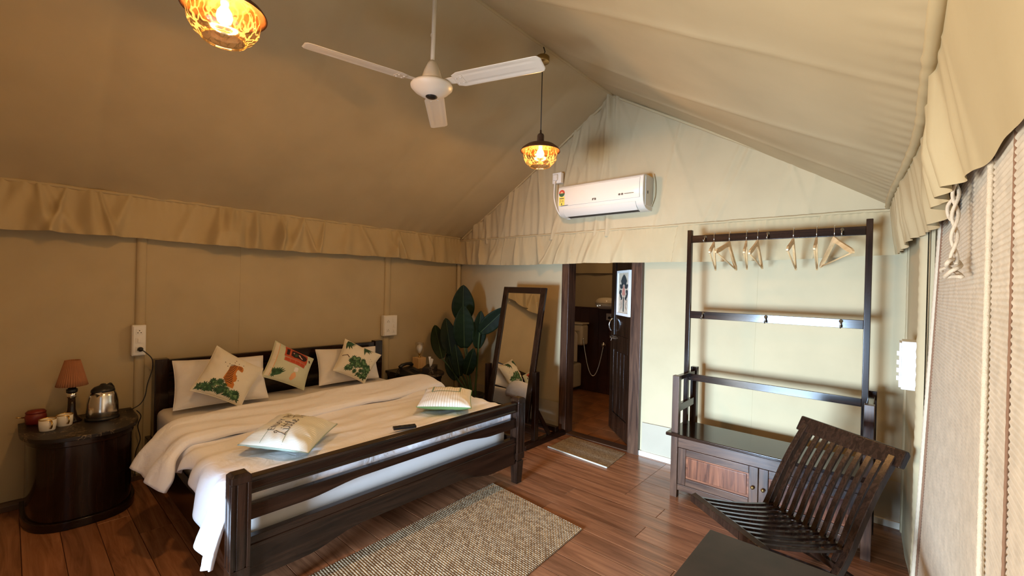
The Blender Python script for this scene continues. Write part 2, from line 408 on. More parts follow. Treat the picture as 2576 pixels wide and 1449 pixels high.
# seams down the canvas
MB().tube([(XL + wall_wave(1.30, z / 20) + 0.0004, 1.30, z / 20) for z in range(2, 38)], 0.0012, 6).build('seam', 'canvas', wl, smooth=True)
def sleeve(x, y, w, z0, z1, parent, nx, ny, depth=0.022):
    """canvas sleeve over a tent pole, wrinkled"""
    n = Vector((nx, ny, 0)); t = Vector((-ny, nx, 0))
    def fn(u, v):
        q = lerp(-PI / 2, PI / 2, u); z = lerp(z0, z1, v)
        rr = 1 + 0.09 * math.sin(z * 130 + 5 * u + 2 * nz(z * 9, u)) * (0.5 + 0.5 * nz(z * 2.2, 4)) + 0.08 * nz(z * 6, 2)
        return Vector((x, y, z)) + n * (depth * math.cos(q) * rr) + t * (w / 2 * math.sin(q))
    return MB().grid(fn, 10, 140).build('pole_sleeve', 'canvas', parent, smooth=True)
sleeve(XL + 0.004, 0.645, 0.062, 0.02, 1.95, wl, 1, 0)
sleeve(XL + 0.004, 2.742, 0.075, 0.02, 1.95, wl, 1, 0)
sleeve(XL + 0.03, 3.765, 0.05, 0.02, 1.95, wl, 0.8, -0.6)
bl = structure(MB().prism([(XL - 0.01, 0), (XL + 0.035, 0), (XL + 0.035, 0.035), (XL + 0.02, 0.055), (XL - 0.01, 0.055)], YF, YB, 'y').build('baseboard_left', 'baseboard_brown', bevel=0.003))

DX0, DX1, DTOP = -2.60, -1.725, 1.91      # bathroom door, outside of frame
wbk = MB()
def back_pt(x, z): return (x, YB + 0.007 * nz(x * 1.3, z * 0.6, 9.0) + 0.003 * nz(x * 4, z * 2, 2.0), z)
wbk.grid(lambda u, v: back_pt(lerp(XL, DX0, u), lerp(0, 2.1, v)), 30, 20)
wbk.grid(lambda u, v: back_pt(lerp(DX1, 0.30, u), lerp(0, 2.1, v)), 36, 20)
wbk.grid(lambda u, v: back_pt(lerp(DX0, DX1, u), lerp(DTOP, 2.1, v)), 14, 2)
wb = structure(wbk.build('wall_back', 'canvas', smooth=True))
MB().tube([back_pt(-0.83 + 0.0008 * z, z / 20) for z in range(2, 37)], 0.0014, 6).build('seam', 'canvas', wb, smooth=True)
def flap(x0, x1):
    return MB().grid(lambda u, v: (lerp(x0, x1, u), YB - 0.014 + 0.006 * nz(lerp(x0, x1, u) * 5, v * 2, 5) - 0.006 * v * 0, lerp(0.03, 0.30 + 0.01 * nz(u * 3, 1), v)), 24, 6).build('mud_flap', 'canvas_flap', wb, smooth=True)
flap(XL + 0.02, DX0 - 0.01); flap(DX1 + 0.02, 0.05)
structure(MB().box(XL, DX0, YB - 0.03, YB, 0, 0.045).build('baseboard_back', 'baseboard_brown', bevel=0.004))
structure(MB().box(DX1, 0.08, YB - 0.028, YB, 0, 0.045).build('baseboard_back_right', 'baseboard_cream', bevel=0.004))
# gable: gathered canvas triangle above the valance
def roof_z(x):
    return EAVE + (RIDGE - EAVE) * (1 - abs(x - XC) / ((XC - XL - 0.05) if x < XC else (0.08 - XC)))
rg = random.Random(11)
creases = [(rg.uniform(-4.0, -2.6), rg.uniform(-0.25, 0.35), rg.uniform(0.014, 0.03), rg.uniform(0.005, 0.011)) for _ in range(26)]
creases += [(rg.uniform(-2.6, -0.4), rg.uniform(-0.5, 0.5), rg.uniform(0.015, 0.035), rg.uniform(0.003, 0.007)) for _ in range(16)]
creases += [(XC + rg.uniform(-0.28, 0.1), rg.uniform(-0.15, 0.15), rg.uniform(0.014, 0.028), rg.uniform(0.005, 0.012)) for _ in range(9)]
def gable(u, v):
    x = lerp(XL + 0.05, 0.09, u); zt = max(roof_z(x) + 0.02, 2.02); z = lerp(2.0, zt, v)
    d = 0.0
    for (cx, sl, w, a) in creases:
        t = (x - cx - sl * (z - 2.4)) / w
        if abs(t) < 3: d += 2.2 * a * math.exp(-t * t) * min(1, 0.35 + 1.2 * abs(v - 0.35))
    d += 0.016 * nz(x * 1.6, z * 1.2, 4) + 0.007 * nz(x * 5, z * 2.5, 8)
    if x < -2.7: d += 0.006 * math.sin(x * 62 + 2 * nz(z * 2, x)) * (1 - 0.6 * v)
    d += 0.010 * math.sin(x * 150 + 3 * nz(x * 3, 1)) * math.exp(-v * 16) * 0.5
    return (x, YB - 0.022 - d, z)
MB().grid(gable, 320, 60).build('gable_panel', 'canvas', wb, smooth=True)
# rolled hem along both gable slopes
def hem(x0, x1, n=60):
    pts = []
    for i in range(n + 1):
        x = lerp(x0, x1, i / n); pts.append((x, YB - 0.035, roof_z(x) - 0.012 + 0.006 * nz(x * 6, 0, 2)))
    return MB().tube(pts, 0.013, 8).build('gable_hem', 'canvas_valance', wb, smooth=True)
hem(XL + 0.06, XC); hem(XC, 0.08)

# right wall with the blind-covered window opening; it stands slightly out of true, as tents do
def xr(y): return 0.112 - 0.055 * smooth01((y - 2.6) / 1.2)
wr = MB()
WY0, WY1, WZ0, WZ1 = 0.05, 2.72, 0.06, 1.95
wr.grid(lambda u, v: (xr(lerp(WY1, YB, u)) + 0.004 * nz(u * 7, v * 2), lerp(WY1, YB, u), lerp(0, 2.15, v)), 30, 16)
wr.grid(lambda u, v: (xr(0), lerp(YF, WY0, u), lerp(0, 2.15, v)), 8, 8)
wr.grid(lambda u, v: (xr(0), lerp(WY0, WY1, u), lerp(WZ1, 2.15, v)), 12, 2)
wr.grid(lambda u, v: (xr(0), lerp(WY0, WY1, u), lerp(0, WZ0, v)), 12, 1)
wr = structure(wr.build('wall_right', 'canvas', smooth=True))
sleeve(xr(2.8) - 0.002, 2.80, 0.06, 0.02, 1.9, wr, -1, 0, 0.028)
sleeve(xr(3.7) + 0.012, 3.70, 0.05, 0.02, 1.9, wr, -0.8, -0.6, 0.02)
# front wall behind the camera, entrance open
FX0, FX1, FZ = -1.96, -0.60, 1.90
wf = MB()
wf.box(XL, FX0, YF - 0.01, YF, 0, 2.1).box(FX1, 0.3, YF - 0.01, YF, 0, 2.1).box(FX0, FX1, YF - 0.01, YF, FZ, 2.1)
wf.prism([(XL, 2.1), (0.3, 2.1), (0.1, EAVE + 0.02), (XC, RIDGE + 0.03), (XL, EAVE + 0.02)], YF - 0.01, YF, 'y')
structure(wf.build('wall_front', 'canvas'))
structure(MB().box(-9, 9, -12, YF - 0.11, -0.08, -0.05).build('ground', 'stone_paving'))

# ------------------------------------------------------------------ roof
def roof_l(u, v):
    x = lerp(XL + 0.04, XC, u); y = lerp(YF, YB, v); z = lerp(EAVE, RIDGE, u)
    s = math.sin(PI * u)
    d = 0.020 * s * math.sin(y * 2.9 + 0.8) + 0.014 * s * nz(x * 0.9, y * 1.1, 5)
    for y0 in (0.35, 1.32, 2.30, 3.25): d += 0.010 * math.exp(-abs(y - y0 - 0.02 * nz(x * 3, y0)) / 0.05) * (0.35 + s)
    d += 0.007 * math.exp(-u * 16) * math.sin(y * 34 + 4 * nz(y * 2, 3)) + 0.012 * math.exp(-u * 6) * nz(y * 3.2, x * 2, 1)
    return (x - 0.5 * d, y, z + 0.85 * d)
structure(MB().grid(roof_l, 46, 200).build('ceiling', 'canvas', smooth=True))
def roof_r(u, v):
    y = lerp(YF, YB, v)
    xe = 0.085 - 0.10 * smooth01((y - 1.9) / 1.9)
    x = lerp(xe, XC, u); z = lerp(EAVE, RIDGE, u); s = math.sin(PI * u)
    d = 0.018 * s * math.sin(y * 3.3 + 2.2) + 0.016 * s * nz(x * 0.8, y * 1.3, 12)
    for y0 in (0.85, 1.75, 2.62, 3.30): d -= 0.012 * math.exp(-abs(y - y0 - 0.02 * nz(x * 3, y0)) / 0.04) * (0.3 + s)
    d += 0.004 * math.exp(-u * 30) * math.sin(y * 60 + 5 * nz(y * 2, 7)) + 0.012 * math.exp(-u * 5) * nz(y * 2.5, x * 2, 6)
    return (x + 0.5 * d, y, z + 0.85 * d)
structure(MB().grid(roof_r, 46, 200).build('ceiling_right', 'canvas', smooth=True))
# ridge seam
structure(MB().tube([(XC + 0.004 * nz(y * 0.3, 1), y * 0.1 + 0.0, RIDGE - 0.004 + 0.004 * nz(y * 0.5, 5)) for y in range(-6, 39)], 0.014, 8).build('trim_1', 'canvas_valance', smooth=True))
structure(MB().prism([(XL - 0.1, 2.12), (XC, RIDGE + 0.06), (0.45, 1.98), (0.45, 2.10), (XC, RIDGE + 0.14), (XL - 0.1, 2.22)], YF - 0.1, YB + 0.1, 'y').build('roof_outer', 'canvas'))

# ------------------------------------------------------------------ valances
def fold_field(seed, lo, hi, n, wmin, wmax, amin, amax, slant):
    r = random.Random(seed); return [(r.uniform(lo, hi), r.uniform(wmin, wmax), r.uniform(amin, amax), r.uniform(-slant, slant)) for _ in range(n)]
def fold_d(fs, s, t):
    d = 0
    for (c, w, a, sl) in fs:
        q = (s - c - sl * (t - 0.3)) / (w * (0.45 + 0.75 * t))
        if abs(q) < 3: d += a * math.exp(-q * q) * (0.25 + 0.75 * min(1, t * 1.6))
    return d
FL = fold_field(21, YF, YB, 46, 0.02, 0.07, 0.010, 0.034, 0.14)
def val_left(u, v):
    y = lerp(YF, YB - 0.02, u); t = 1 - v
    d = 0.012 + 0.028 * t + fold_d(FL, y, t) * 1.6 + 0.004 * math.sin(y * 125) * math.exp(-t * 9) + 0.010 * nz(y * 2.2, t, 3) * t
    d += 0.004 * math.sin(y * 90 + 3 * nz(y, 3)) * math.exp(-(1 - t) * 12)
    z = lerp(2.085, 1.772 + 0.008 * math.sin(y * 3.1) + 0.008 * nz(y * 4, 1), t)
    return (XL + 0.045 + d, y, z)
o = MB().grid(val_left, 640, 22)
vl = tag(o.build('valance', 'canvas_valance', smooth=True), 'long gathered canvas valance running along the wall above the bed', 'valance', 'tent valances')
MB().tube([(XL + 0.058, y / 60, 2.088 + 0.004 * nz(y / 8, 2)) for y in range(int(YF * 60), int((YB - 0.03) * 60))], [0.013 + 0.003 * nz(i * 0.9, 3) for i in range(len(range(int(YF * 60), int((YB - 0.03) * 60))))], 8).build('gathered_hem', 'canvas_valance', vl, smooth=True)
FB = fold_field(5, XL, -2.1, 26, 0.02, 0.06, 0.008, 0.026, 0.12) + fold_field(8, -2.1, 0.0, 18, 0.025, 0.08, 0.004, 0.014, 0.16)
SLITS = [(-3.42, 0.022), (-2.46, 0.03), (-1.43, 0.035), (-0.43, 0.035)]
def val_back(u, v):
    x = lerp(XL + 0.06, 0.02, u); t = 1 - v
    d = 0.014 + 0.03 * t + fold_d(FB, x, t) * 1.5 + 0.003 * math.sin(x * 140) * math.exp(-t * 9) + 0.008 * nz(x * 2, t, 9) * t
    d += 0.004 * math.sin(x * 84 + 3 * nz(x, 5)) * math.exp(-(1 - t) * 12)
    for (c, a) in SLITS:
        q = x - c - 0.03 * (0.5 - t)
        if q > 0: d += a * math.exp(-q / 0.06) * min(1, 0.3 + t * 2) * (1 - 0.5 * t)
        else: d -= 0.012 * math.exp(q / 0.05)
    z = lerp(2.055, 1.735 + 0.008 * math.sin(x * 2.7 + 1) + 0.008 * nz(x * 3, 4) + 0.02 * abs((x - XC) / 2.1), t)
    return (x, YB - 0.028 - max(d, 0.002), z)
vb = tag(MB().grid(val_back, 640, 22).build('valance', 'canvas_valance', smooth=True), 'gathered canvas valance across the gable wall above the bathroom door', 'valance', 'tent valances')
MB().tube([(lerp(XL + 0.06, 0.03, i / 200), YB - 0.045, 2.058 + 0.004 * nz(i / 6, 2)) for i in range(201)], [0.010 + 0.003 * nz(i * 0.7, 5) for i in range(201)], 8).build('gathered_hem', 'canvas_valance', vb, smooth=True)
FR = fold_field(31, 1.3, YB, 30, 0.02, 0.055, 0.012, 0.04, 0.05)
def val_right(u, v):
    y = lerp(YF + 0.02, YB - 0.03, u); t = 1 - v
    xe = 0.062 - 0.10 * smooth01((y - 1.9) / 1.9)
    out = 0.066 * t * (1 - 0.3 * smooth01((y - 2.8) / 1.0))
    d = fold_d(FR, y, t) * smooth01((y - 1.0) / 0.8) + 0.006 * nz(y * 3, t, 2)
    z = lerp(2.075, 1.765 + 0.01 * math.sin(y * 5) + 0.012 * nz(y * 5, 6), t)
    return (min(xe + out, xr(y) + 0.005 if y > 2.6 else 9) - d * 0.8, y, z)
vr = tag(MB().grid(val_right, 420, 20).build('valance', 'canvas_valance', smooth=True), 'rippled canvas valance hanging over the woven blind', 'valance', 'tent valances')
MB().tube([(0.060 - 0.10 * smooth01((y - 1.9) / 1.9) - 0.008, y, 2.078 + 0.005 * nz(y * 7, 2)) for y in [lerp(YF + 0.02, YB - 0.04, i / 160) for i in range(161)]], [0.017 + 0.004 * nz(i * 0.5, 3) for i in range(161)], 8).build('gathered_hem', 'canvas_valance', vr, smooth=True)

# ------------------------------------------------------------------ bathroom door
door = structure(empty('door_1', (DX0, YB, 0)))
MB().box(DX0, DX0 + 0.085, YB - 0.045, YB + 0.09, 0, DTOP).build('door_jamb', 'walnut_z', door, bevel=0.004)
MB().box(DX1 - 0.105, DX1, YB - 0.045, YB + 0.09, 0, DTOP).build('door_jamb', 'walnut_z', door, bevel=0.004)
MB().box(DX0, DX1, YB - 0.045, YB + 0.09, DTOP, DTOP + 0.07).build('door_head', 'walnut_x', door, bevel=0.004)
MB().box(DX0 + 0.085, DX1 - 0.105, YB - 0.03, YB + 0.09, 0.0, 0.012).build('threshold', 'walnut_x', door, bevel=0.003)
HX, HY = -1.845, 3.885
LD = Vector((-0.725, 0.689, 0)).normalized(); LN = Vector((-LD.y, LD.x, 0))       # along the leaf, and its face seen from the room
if LN.dot(Vector((0, 0, 0)) - Vector((HX, HY, 0))) < 0: LN = -LN
LW = 0.635
def leafbox(mb, t0, t1, z0, z1, n0, n1):
    P = lambda t, z, n: Vector((HX, HY, 0)) + LD * t + LN * n + Vector((0, 0, z))
    return mb.add([P(t0,z0,n0),P(t1,z0,n0),P(t1,z0,n1),P(t0,z0,n1),P(t0,z1,n0),P(t1,z1,n0),P(t1,z1,n1),P(t0,z1,n1)],
                  [(0,3,2,1),(4,5,6,7),(0,1,5,4),(1,2,6,5),(2,3,7,6),(3,0,4,7)])
leaf = leafbox(MB(), 0, LW, 0.012, 1.90, -0.012, 0.012).build('door_leaf', 'dark_wood_z', door)
for (t0, t1, z0, z1) in [(0, 0.11, 0.012, 1.90), (LW - 0.11, LW, 0.012, 1.90), (0.11, LW - 0.11, 0.012, 0.2), (0.11, LW - 0.11, 0.86, 1.02), (0.11, LW - 0.11, 1.82, 1.90)]:
    leafbox(MB(), t0, t1, z0, z1, 0.012, 0.024).build('door_rail', 'dark_wood_z', leaf, bevel=0.004)
for k in range(4):
    t = lerp(0.12, LW - 0.12, (k + 0.5) / 4)
    leafbox(MB(), t - 0.046, t + 0.046, 0.21, 0.85, 0.012, 0.018).build('door_board', 'dark_wood_z', leaf, bevel=0.003)
P3 = lambda t, z, n: Vector((HX, HY, 0)) + LD * t + LN * n + Vector((0, 0, z))
MB().tube([P3(0.555, 1.055, 0.024), P3(0.555, 1.06, 0.055), P3(0.552, 1.09, 0.068), P3(0.550, 1.125, 0.07), P3(0.548, 1.155, 0.062), P3(0.546, 1.18, 0.045), P3(0.545, 1.19, 0.024)], 0.008, 10).build('pull_handle', 'chrome', leaf, smooth=True)
mb = MB().tube([P3(0.60, 0.985, 0.036), P3(0.46, 0.985, 0.036)], 0.006, 10).tube([P3(0.54, 0.985, 0.036), P3(0.54, 0.95, 0.05)], 0.005, 8)
leafbox(mb, 0.585, 0.61, 0.972, 0.998, 0.024, 0.044); leafbox(mb, 0.50, 0.525, 0.972, 0.998, 0.024, 0.044)
mb.build('slide_bolt', 'chrome', leaf, smooth=False)
# framed floral panel hung on the leaf
pic = empty('wall_picture', P3(0.22, 1.235, 0.026), 'tall narrow framed floral picture hung on the dark bathroom door', 'picture')
mbf = MB()
for (t0, t1, z0, z1) in [(0.045, 0.07, 1.235, 1.685), (0.375, 0.40, 1.235, 1.685), (0.07, 0.375, 1.235, 1.262), (0.07, 0.375, 1.66, 1.685)]: leafbox(mbf, t0, t1, z0, z1, 0.026, 0.05)
mbf.build('picture_frame', 'white_plastic', pic)
leafbox(MB(), 0.07, 0.375, 1.262, 1.66, 0.026, 0.036).build('picture_print', 'picture_paper', pic)
def flat(poly, mat, name, n=0.0375):
    mb = MB(); c = (sum(p[0] for p in poly) / len(poly), sum(p[1] for p in poly) / len(poly))
    vs = [P3(c[0], c[1], n)] + [P3(t, z, n) for t, z in poly]
    mb.add(vs, [(0, i + 1, (i + 1) % len(poly) + 1) for i in range(len(poly))]); return mb.build(name, mat, pic)
cx = 0.2225
def ell(x, z, a, b, rot=0, n=14): 
    return [(x + a * math.cos(q) * math.cos(rot) - b * math.sin(q) * math.sin(rot), z + a * math.cos(q) * math.sin(rot) + b * math.sin(q) * math.cos(rot)) for q in [2 * PI * i / n for i in range(n)]]
flat([(cx, 1.648), (cx + 0.05, 1.62), (cx + 0.085, 1.58), (cx + 0.06, 1.545), (cx + 0.03, 1.535), (cx, 1.55), (cx - 0.03, 1.535), (cx - 0.06, 1.545), (cx - 0.085, 1.58), (cx - 0.05, 1.62)], 'picture_dark', 'flower_motif')
for s in (-1, 1):
    for (x, z, a, b, rot) in [(0.085, 1.525, 0.035, 0.02, 0.5), (0.095, 1.47, 0.04, 0.022, -0.3), (0.08, 1.43, 0.04, 0.02, 0.7), (0.05, 1.53, 0.03, 0.018, 1.0), (0.06, 1.40, 0.03, 0.014, -0.7)]:
        flat(ell(cx + s * x, z, a, b, s * rot), 'picture_dark', 'leaf_motif')
    flat([(cx + s * 0.015, 1.40), (cx + s * 0.03, 1.36), (cx + s * 0.035, 1.31), (cx + s * 0.10, 1.285), (cx + s * 0.10, 1.295), (cx + s * 0.06, 1.315), (cx + s * 0.055, 1.36), (cx + s * 0.10, 1.385)], 'picture_tan', 'scroll_motif', 0.038)
flat([(cx, 1.545), (cx + 0.035, 1.49), (cx + 0.045, 1.43), (cx + 0.02, 1.45), (cx, 1.42), (cx - 0.02, 1.45), (cx - 0.045, 1.43), (cx - 0.035, 1.49)], 'picture_pink', 'bud_motif', 0.0385)
flat([(cx - 0.012, 1.42), (cx + 0.012, 1.42), (cx + 0.012, 1.275), (cx - 0.012, 1.275)], 'picture_dark', 'stem_motif', 0.038)

# ------------------------------------------------------------------ bathroom behind the door
BX0, BX1, BY1 = -4.3, -1.2, 5.62
bf = structure(MB().box(BX0, BX1, YB + 0.09, BY1 + 0.05, -0.06, -0.012).build('floor_bathroom', 'grout'))
tile = MB().add([(-.146,-.146,-.012),(.146,-.146,-.012),(.146,.146,-.012),(-.146,.146,-.012),(-.146,-.146,-.002),(.146,-.146,-.002),(.146,.146,-.002),(-.146,.146,-.002),(-.143,-.143,0),(.143,-.143,0),(.143,.143,0),(-.143,.143,0)],
               [(0,1,5,4),(1,2,6,5),(2,3,7,6),(3,0,4,7),(4,5,9,8),(5,6,10,9),(6,7,11,10),(7,4,8,11),(8,9,10,11)]).mesh('floor_tile', 'terracotta_tile')
for i in range(9):
    for j in range(6):
        x, y = -3.98 + i * 0.297, YB + 0.242 + j * 0.297
        if x < -1.25 and y < BY1 - 0.05:
            o = bpy.data.objects.new('floor_tile', tile); COL.objects.link(o); o.parent = bf; o.location = (x, y, 0)
bw = structure(MB().box(BX0, BX1, BY1, BY1 + 0.04, -0.05, 2.5).box(BX0 - 0.04, BX0, YB + 0.1, BY1, -0.05, 2.5).box(BX1, BX1 + 0.04, YB + 0.1, BY1, -0.05, 2.5).box(BX0, BX1, YB + 0.1, BY1, 2.5, 2.54).build('wall_bathroom', 'canvas'))
for k in range(20):
    x = BX0 + k * 0.155
    MB().box(x + 0.001, x + 0.154, BY1 - 0.022, BY1 - 0.001, 0.0, 1.205).build('wall_board', 'wainscot', bw, bevel=0.003)
MB().box(BX0, BX1, BY1 - 0.03, BY1 - 0.001, 1.205, 1.225).build('dado_rail', 'wainscot', bw, bevel=0.003)
def bval(u, v):
    x = lerp(BX0, BX1, u); return (x, BY1 - 0.03 - 0.02 * (1 - v) - 0.012 * math.sin(x * 17 + 2 * nz(x * 2, 3)) * (1 - v), lerp(1.72, 2.02, v))
tag(MB().grid(bval, 120, 8).build('valance', 'canvas_valance', smooth=True), 'shadowed canvas valance on the far bathroom wall seen through the door', 'valance')

bl_ = bpy.data.lights.new('bathroom_added_fill', 'POINT'); bl_.energy = 8; bl_.color = (1.0, 0.66, 0.36); bl_.shadow_soft_size = 0.05  # unseen warm light added to brighten the bathroom, no fixture built
bo_ = bpy.data.objects.new('bathroom_added_fill', bl_); COL.objects.link(bo_); bo_.location = (-2.55, 4.75, 2.25)
toilet = empty('toilet', (-3.62, 5.25, 0), 'cream toilet with raised lid and wall cistern in the bathroom', 'toilet')
tx = -3.60
MB().box(tx - 0.22, tx + 0.225, BY1 - 0.20, BY1 - 0.024, 0.67, 0.975).build('cistern', 'toilet_ceramic', toilet, bevel=0.035, seg=4)
MB().box(tx - 0.23, tx + 0.235, BY1 - 0.21, BY1 - 0.024, 0.972, 1.0).build('cistern_lid', 'toilet_ceramic', toilet, bevel=0.012, seg=3)
MB().bar((tx + 0.10, BY1 - 0.215, 0.885), (tx + 0.19, BY1 - 0.222, 0.895), 0.02, 0.022).build('flush_lever', 'toilet_ceramic', toilet, bevel=0.006)
poly = [(tx - 0.19, 0.44), (tx + 0.17, 0.44)] + arc((tx + 0.09, 0.80), 0.08, 0, PI / 2, 6) + arc((tx - 0.11, 0.80), 0.08, PI / 2, PI, 6)
MB().prism(poly, BY1 - 0.245, BY1 - 0.225, 'y').build('seat_lid', 'toilet_ceramic', toilet, bevel=0.005)
def bowl(u, v):
    q = 2 * PI * u; prof = [(0.10, 0.0), (0.11, 0.04), (0.085, 0.10), (0.08, 0.18), (0.12, 0.26), (0.175, 0.34), (0.185, 0.395), (0.17, 0.40), (0.13, 0.385), (0.08, 0.30), (0.02, 0.26)]
    i = min(int(v * (len(prof) - 1)), len(prof) - 2); f = v * (len(prof) - 1) - i
    r = lerp(prof[i][0], prof[i + 1][0], f); z = lerp(prof[i][1], prof[i + 1][1], f)
    return (tx + r * math.cos(q), 5.16 + r * math.sin(q) * 1.28, z)
MB().grid(bowl, 32, 30).build('bowl', 'toilet_ceramic', toilet, smooth=True)
ring = MB()
pts = [(tx + 0.15 * math.cos(q), 5.16 + 0.20 * math.sin(q), 0.418) for q in [2 * PI * i / 32 for i in range(32)]]
ring.tube(pts, 0.022, 8, closed=True).build('seat', 'toilet_ceramic', toilet, smooth=True)
MB().box(tx - 0.13, tx + 0.13, 5.34, BY1 - 0.03, 0.05, 0.40).build('pan_back', 'toilet_ceramic', toilet, bevel=0.03, seg=3)
MB().tube([(tx, BY1 - 0.1, 0.38), (tx, BY1 - 0.1, 0.68)], 0.03, 12).build('flush_pipe', 'toilet_ceramic', toilet, smooth=True)

hs = empty('bidet_spray', (-3.10, BY1 - 0.03, 0.70), 'silvery spray hose looping from tap to toilet cistern', 'hose')
MB().lathe([(0.022, 0), (0.022, 0.006), (0.012, 0.01), (0.012, 0.05), (0.018, 0.052), (0.018, 0.07)], (-3.10, BY1 - 0.095, 0.70), 14, 'y').build('wall_flange', 'chrome', hs, smooth=True)
MB().tube([(-3.10, BY1 - 0.075, 0.74), (-3.10, BY1 - 0.075, 0.68)], 0.012, 10).tube([(-3.13, BY1 - 0.08, 0.715), (-3.07, BY1 - 0.08, 0.715)], 0.008, 8).build('tap', 'chrome', hs, smooth=True)
pts = []
for i in range(41):
    t = i / 40
    x = lerp(-3.10, -3.36, t); 
    z = (1 - t) ** 2 * 0.68 + 2 * t * (1 - t) * (-0.20) + t * t * 0.80
    pts.append((x + 0.03 * math.sin(PI * t), BY1 - 0.08 - 0.08 * math.sin(PI * t) - 0.12 * t * t, z))
MB().tube(pts, 0.0075, 8).build('hose', 'chrome', hs, smooth=True)
hb = empty('water_heater', (-3.02, BY1 - 0.15, 1.21), 'rounded white water heater on the bathroom wall above the socket', 'water heater')
MB().lathe([(0.0, 0.0), (0.09, 0.005), (0.135, 0.03), (0.15, 0.07), (0.148, 0.075)], (-3.02, BY1 - 0.17, 1.215), 28).build('heater_base', 'ac_grey', hb, smooth=True)
MB().lathe([(0.15, 0.0), (0.15, 0.02), (0.14, 0.05), (0.11, 0.075), (0.05, 0.088), (0.0, 0.09)], (-3.02, BY1 - 0.17, 1.29), 28).build('heater_cover', 'toilet_ceramic', hb, smooth=True)
for dx in (-0.055, -0.015): MB().lathe([(0.0, -0.006), (0.006, -0.004), (0.006, 0.004), (0.0, 0.006)], (-3.02 + dx, BY1 - 0.17 - 0.142, 1.262 + 0.2 * (dx + 0.055)), 8).build('indicator_light', 'led', hb, smooth=True)
sk = empty('wall_socket', (-3.03, BY1 - 0.03, 1.10), 'small white socket with dark plug on the dark bathroom wall', 'socket')
MB().box(-3.085, -2.975, BY1 - 0.045, BY1 - 0.023, 1.055, 1.15).build('plate', 'white_plastic', sk, bevel=0.006)
MB().lathe([(0.018, 0), (0.018, 0.03), (0.012, 0.035)], (-3.02, BY1 - 0.08, 1.093), 12, 'y').build('plug', 'black_plastic', sk, smooth=True)

# ------------------------------------------------------------------ mats
def woven(name, mat, corners, nu, nv, pitch, amp, stitch, base, label, cat, edge=None):
    A, B, C_, D = [Vector(c) for c in corners]
    def top(u, v):
        p = A.lerp(B, u).lerp(D.lerp(C_, u), v)
        lw = (A - D).length; lu = (A - B).length
        h = abs(math.sin(PI * v * lw / pitch)) * (0.55 + 0.45 * abs(math.sin(PI * u * lu / stitch + (int(v * lw / pitch) % 2) * 1.57)))
        j = 0.004 * nz(u * 9, v * 9, 3) if (u in (0, 1) or v in (0, 1)) else 0
        return (p.x + j, p.y + j, base + amp * h)
    mb = MB().grid(top, nu, nv)
    n0 = len(mb.v); bot = [(c[0], c[1], 0.0005) for c in corners]
    rim = [i * (nv + 1) for i in range(nu + 1)] + [nu * (nv + 1) + j for j in range(1, nv + 1)] + [i * (nv + 1) + nv for i in range(nu - 1, -1, -1)] + [j for j in range(nv - 1, 0, -1)]
    lo = len(mb.v); mb.v += [(mb.v[i][0], mb.v[i][1], 0.001) for i in rim]
    k = len(rim); mb.f += [(rim[i], rim[(i + 1) % k], lo + (i + 1) % k, lo + i) for i in range(k)]; mb.f.append(tuple(lo + i for i in range(k)))
    o = mb.build(name, mat, smooth=True)
    uvl = o.data.uv_layers.new(name='UVMap'); lu = (A - B).length / stitch; lw = (A - D).length / pitch; nn_ = (nu + 1) * (nv + 1)
    for lp in o.data.loops:
        i = lp.vertex_index
        if i < nn_: uvl.data[lp.index].uv = ((i // (nv + 1)) / nu * lu, (i % (nv + 1)) / nv * lw)
    return tag(o, label, cat)
rug = woven('rug', 'jute', [(-2.27, 2.435, 0), (-1.435, 2.365, 0), (-1.36, 0.78, 0), (-2.20, 0.80, 0)], 150, 460, 0.0145, 0.006, 0.022, 0.004, 'large braided jute rug on the floor at the foot of the bed', 'rug')
mat_ = woven('doormat', 'jute_fine', [(-2.43, 3.745, 0), (-1.825, 3.715, 0), (-1.785, 3.31, 0), (-2.42, 3.35, 0)], 120, 90, 0.009, 0.004, 0.012, 0.005, 'small woven mat lying in front of the bathroom door', 'doormat')
MB().tube([(-2.425, 3.345, 0.007), (-2.1, 3.325, 0.007), (-1.785, 3.305, 0.007)], 0.007, 8).build('edge_binding', 'mat_edge', mat_, smooth=True)

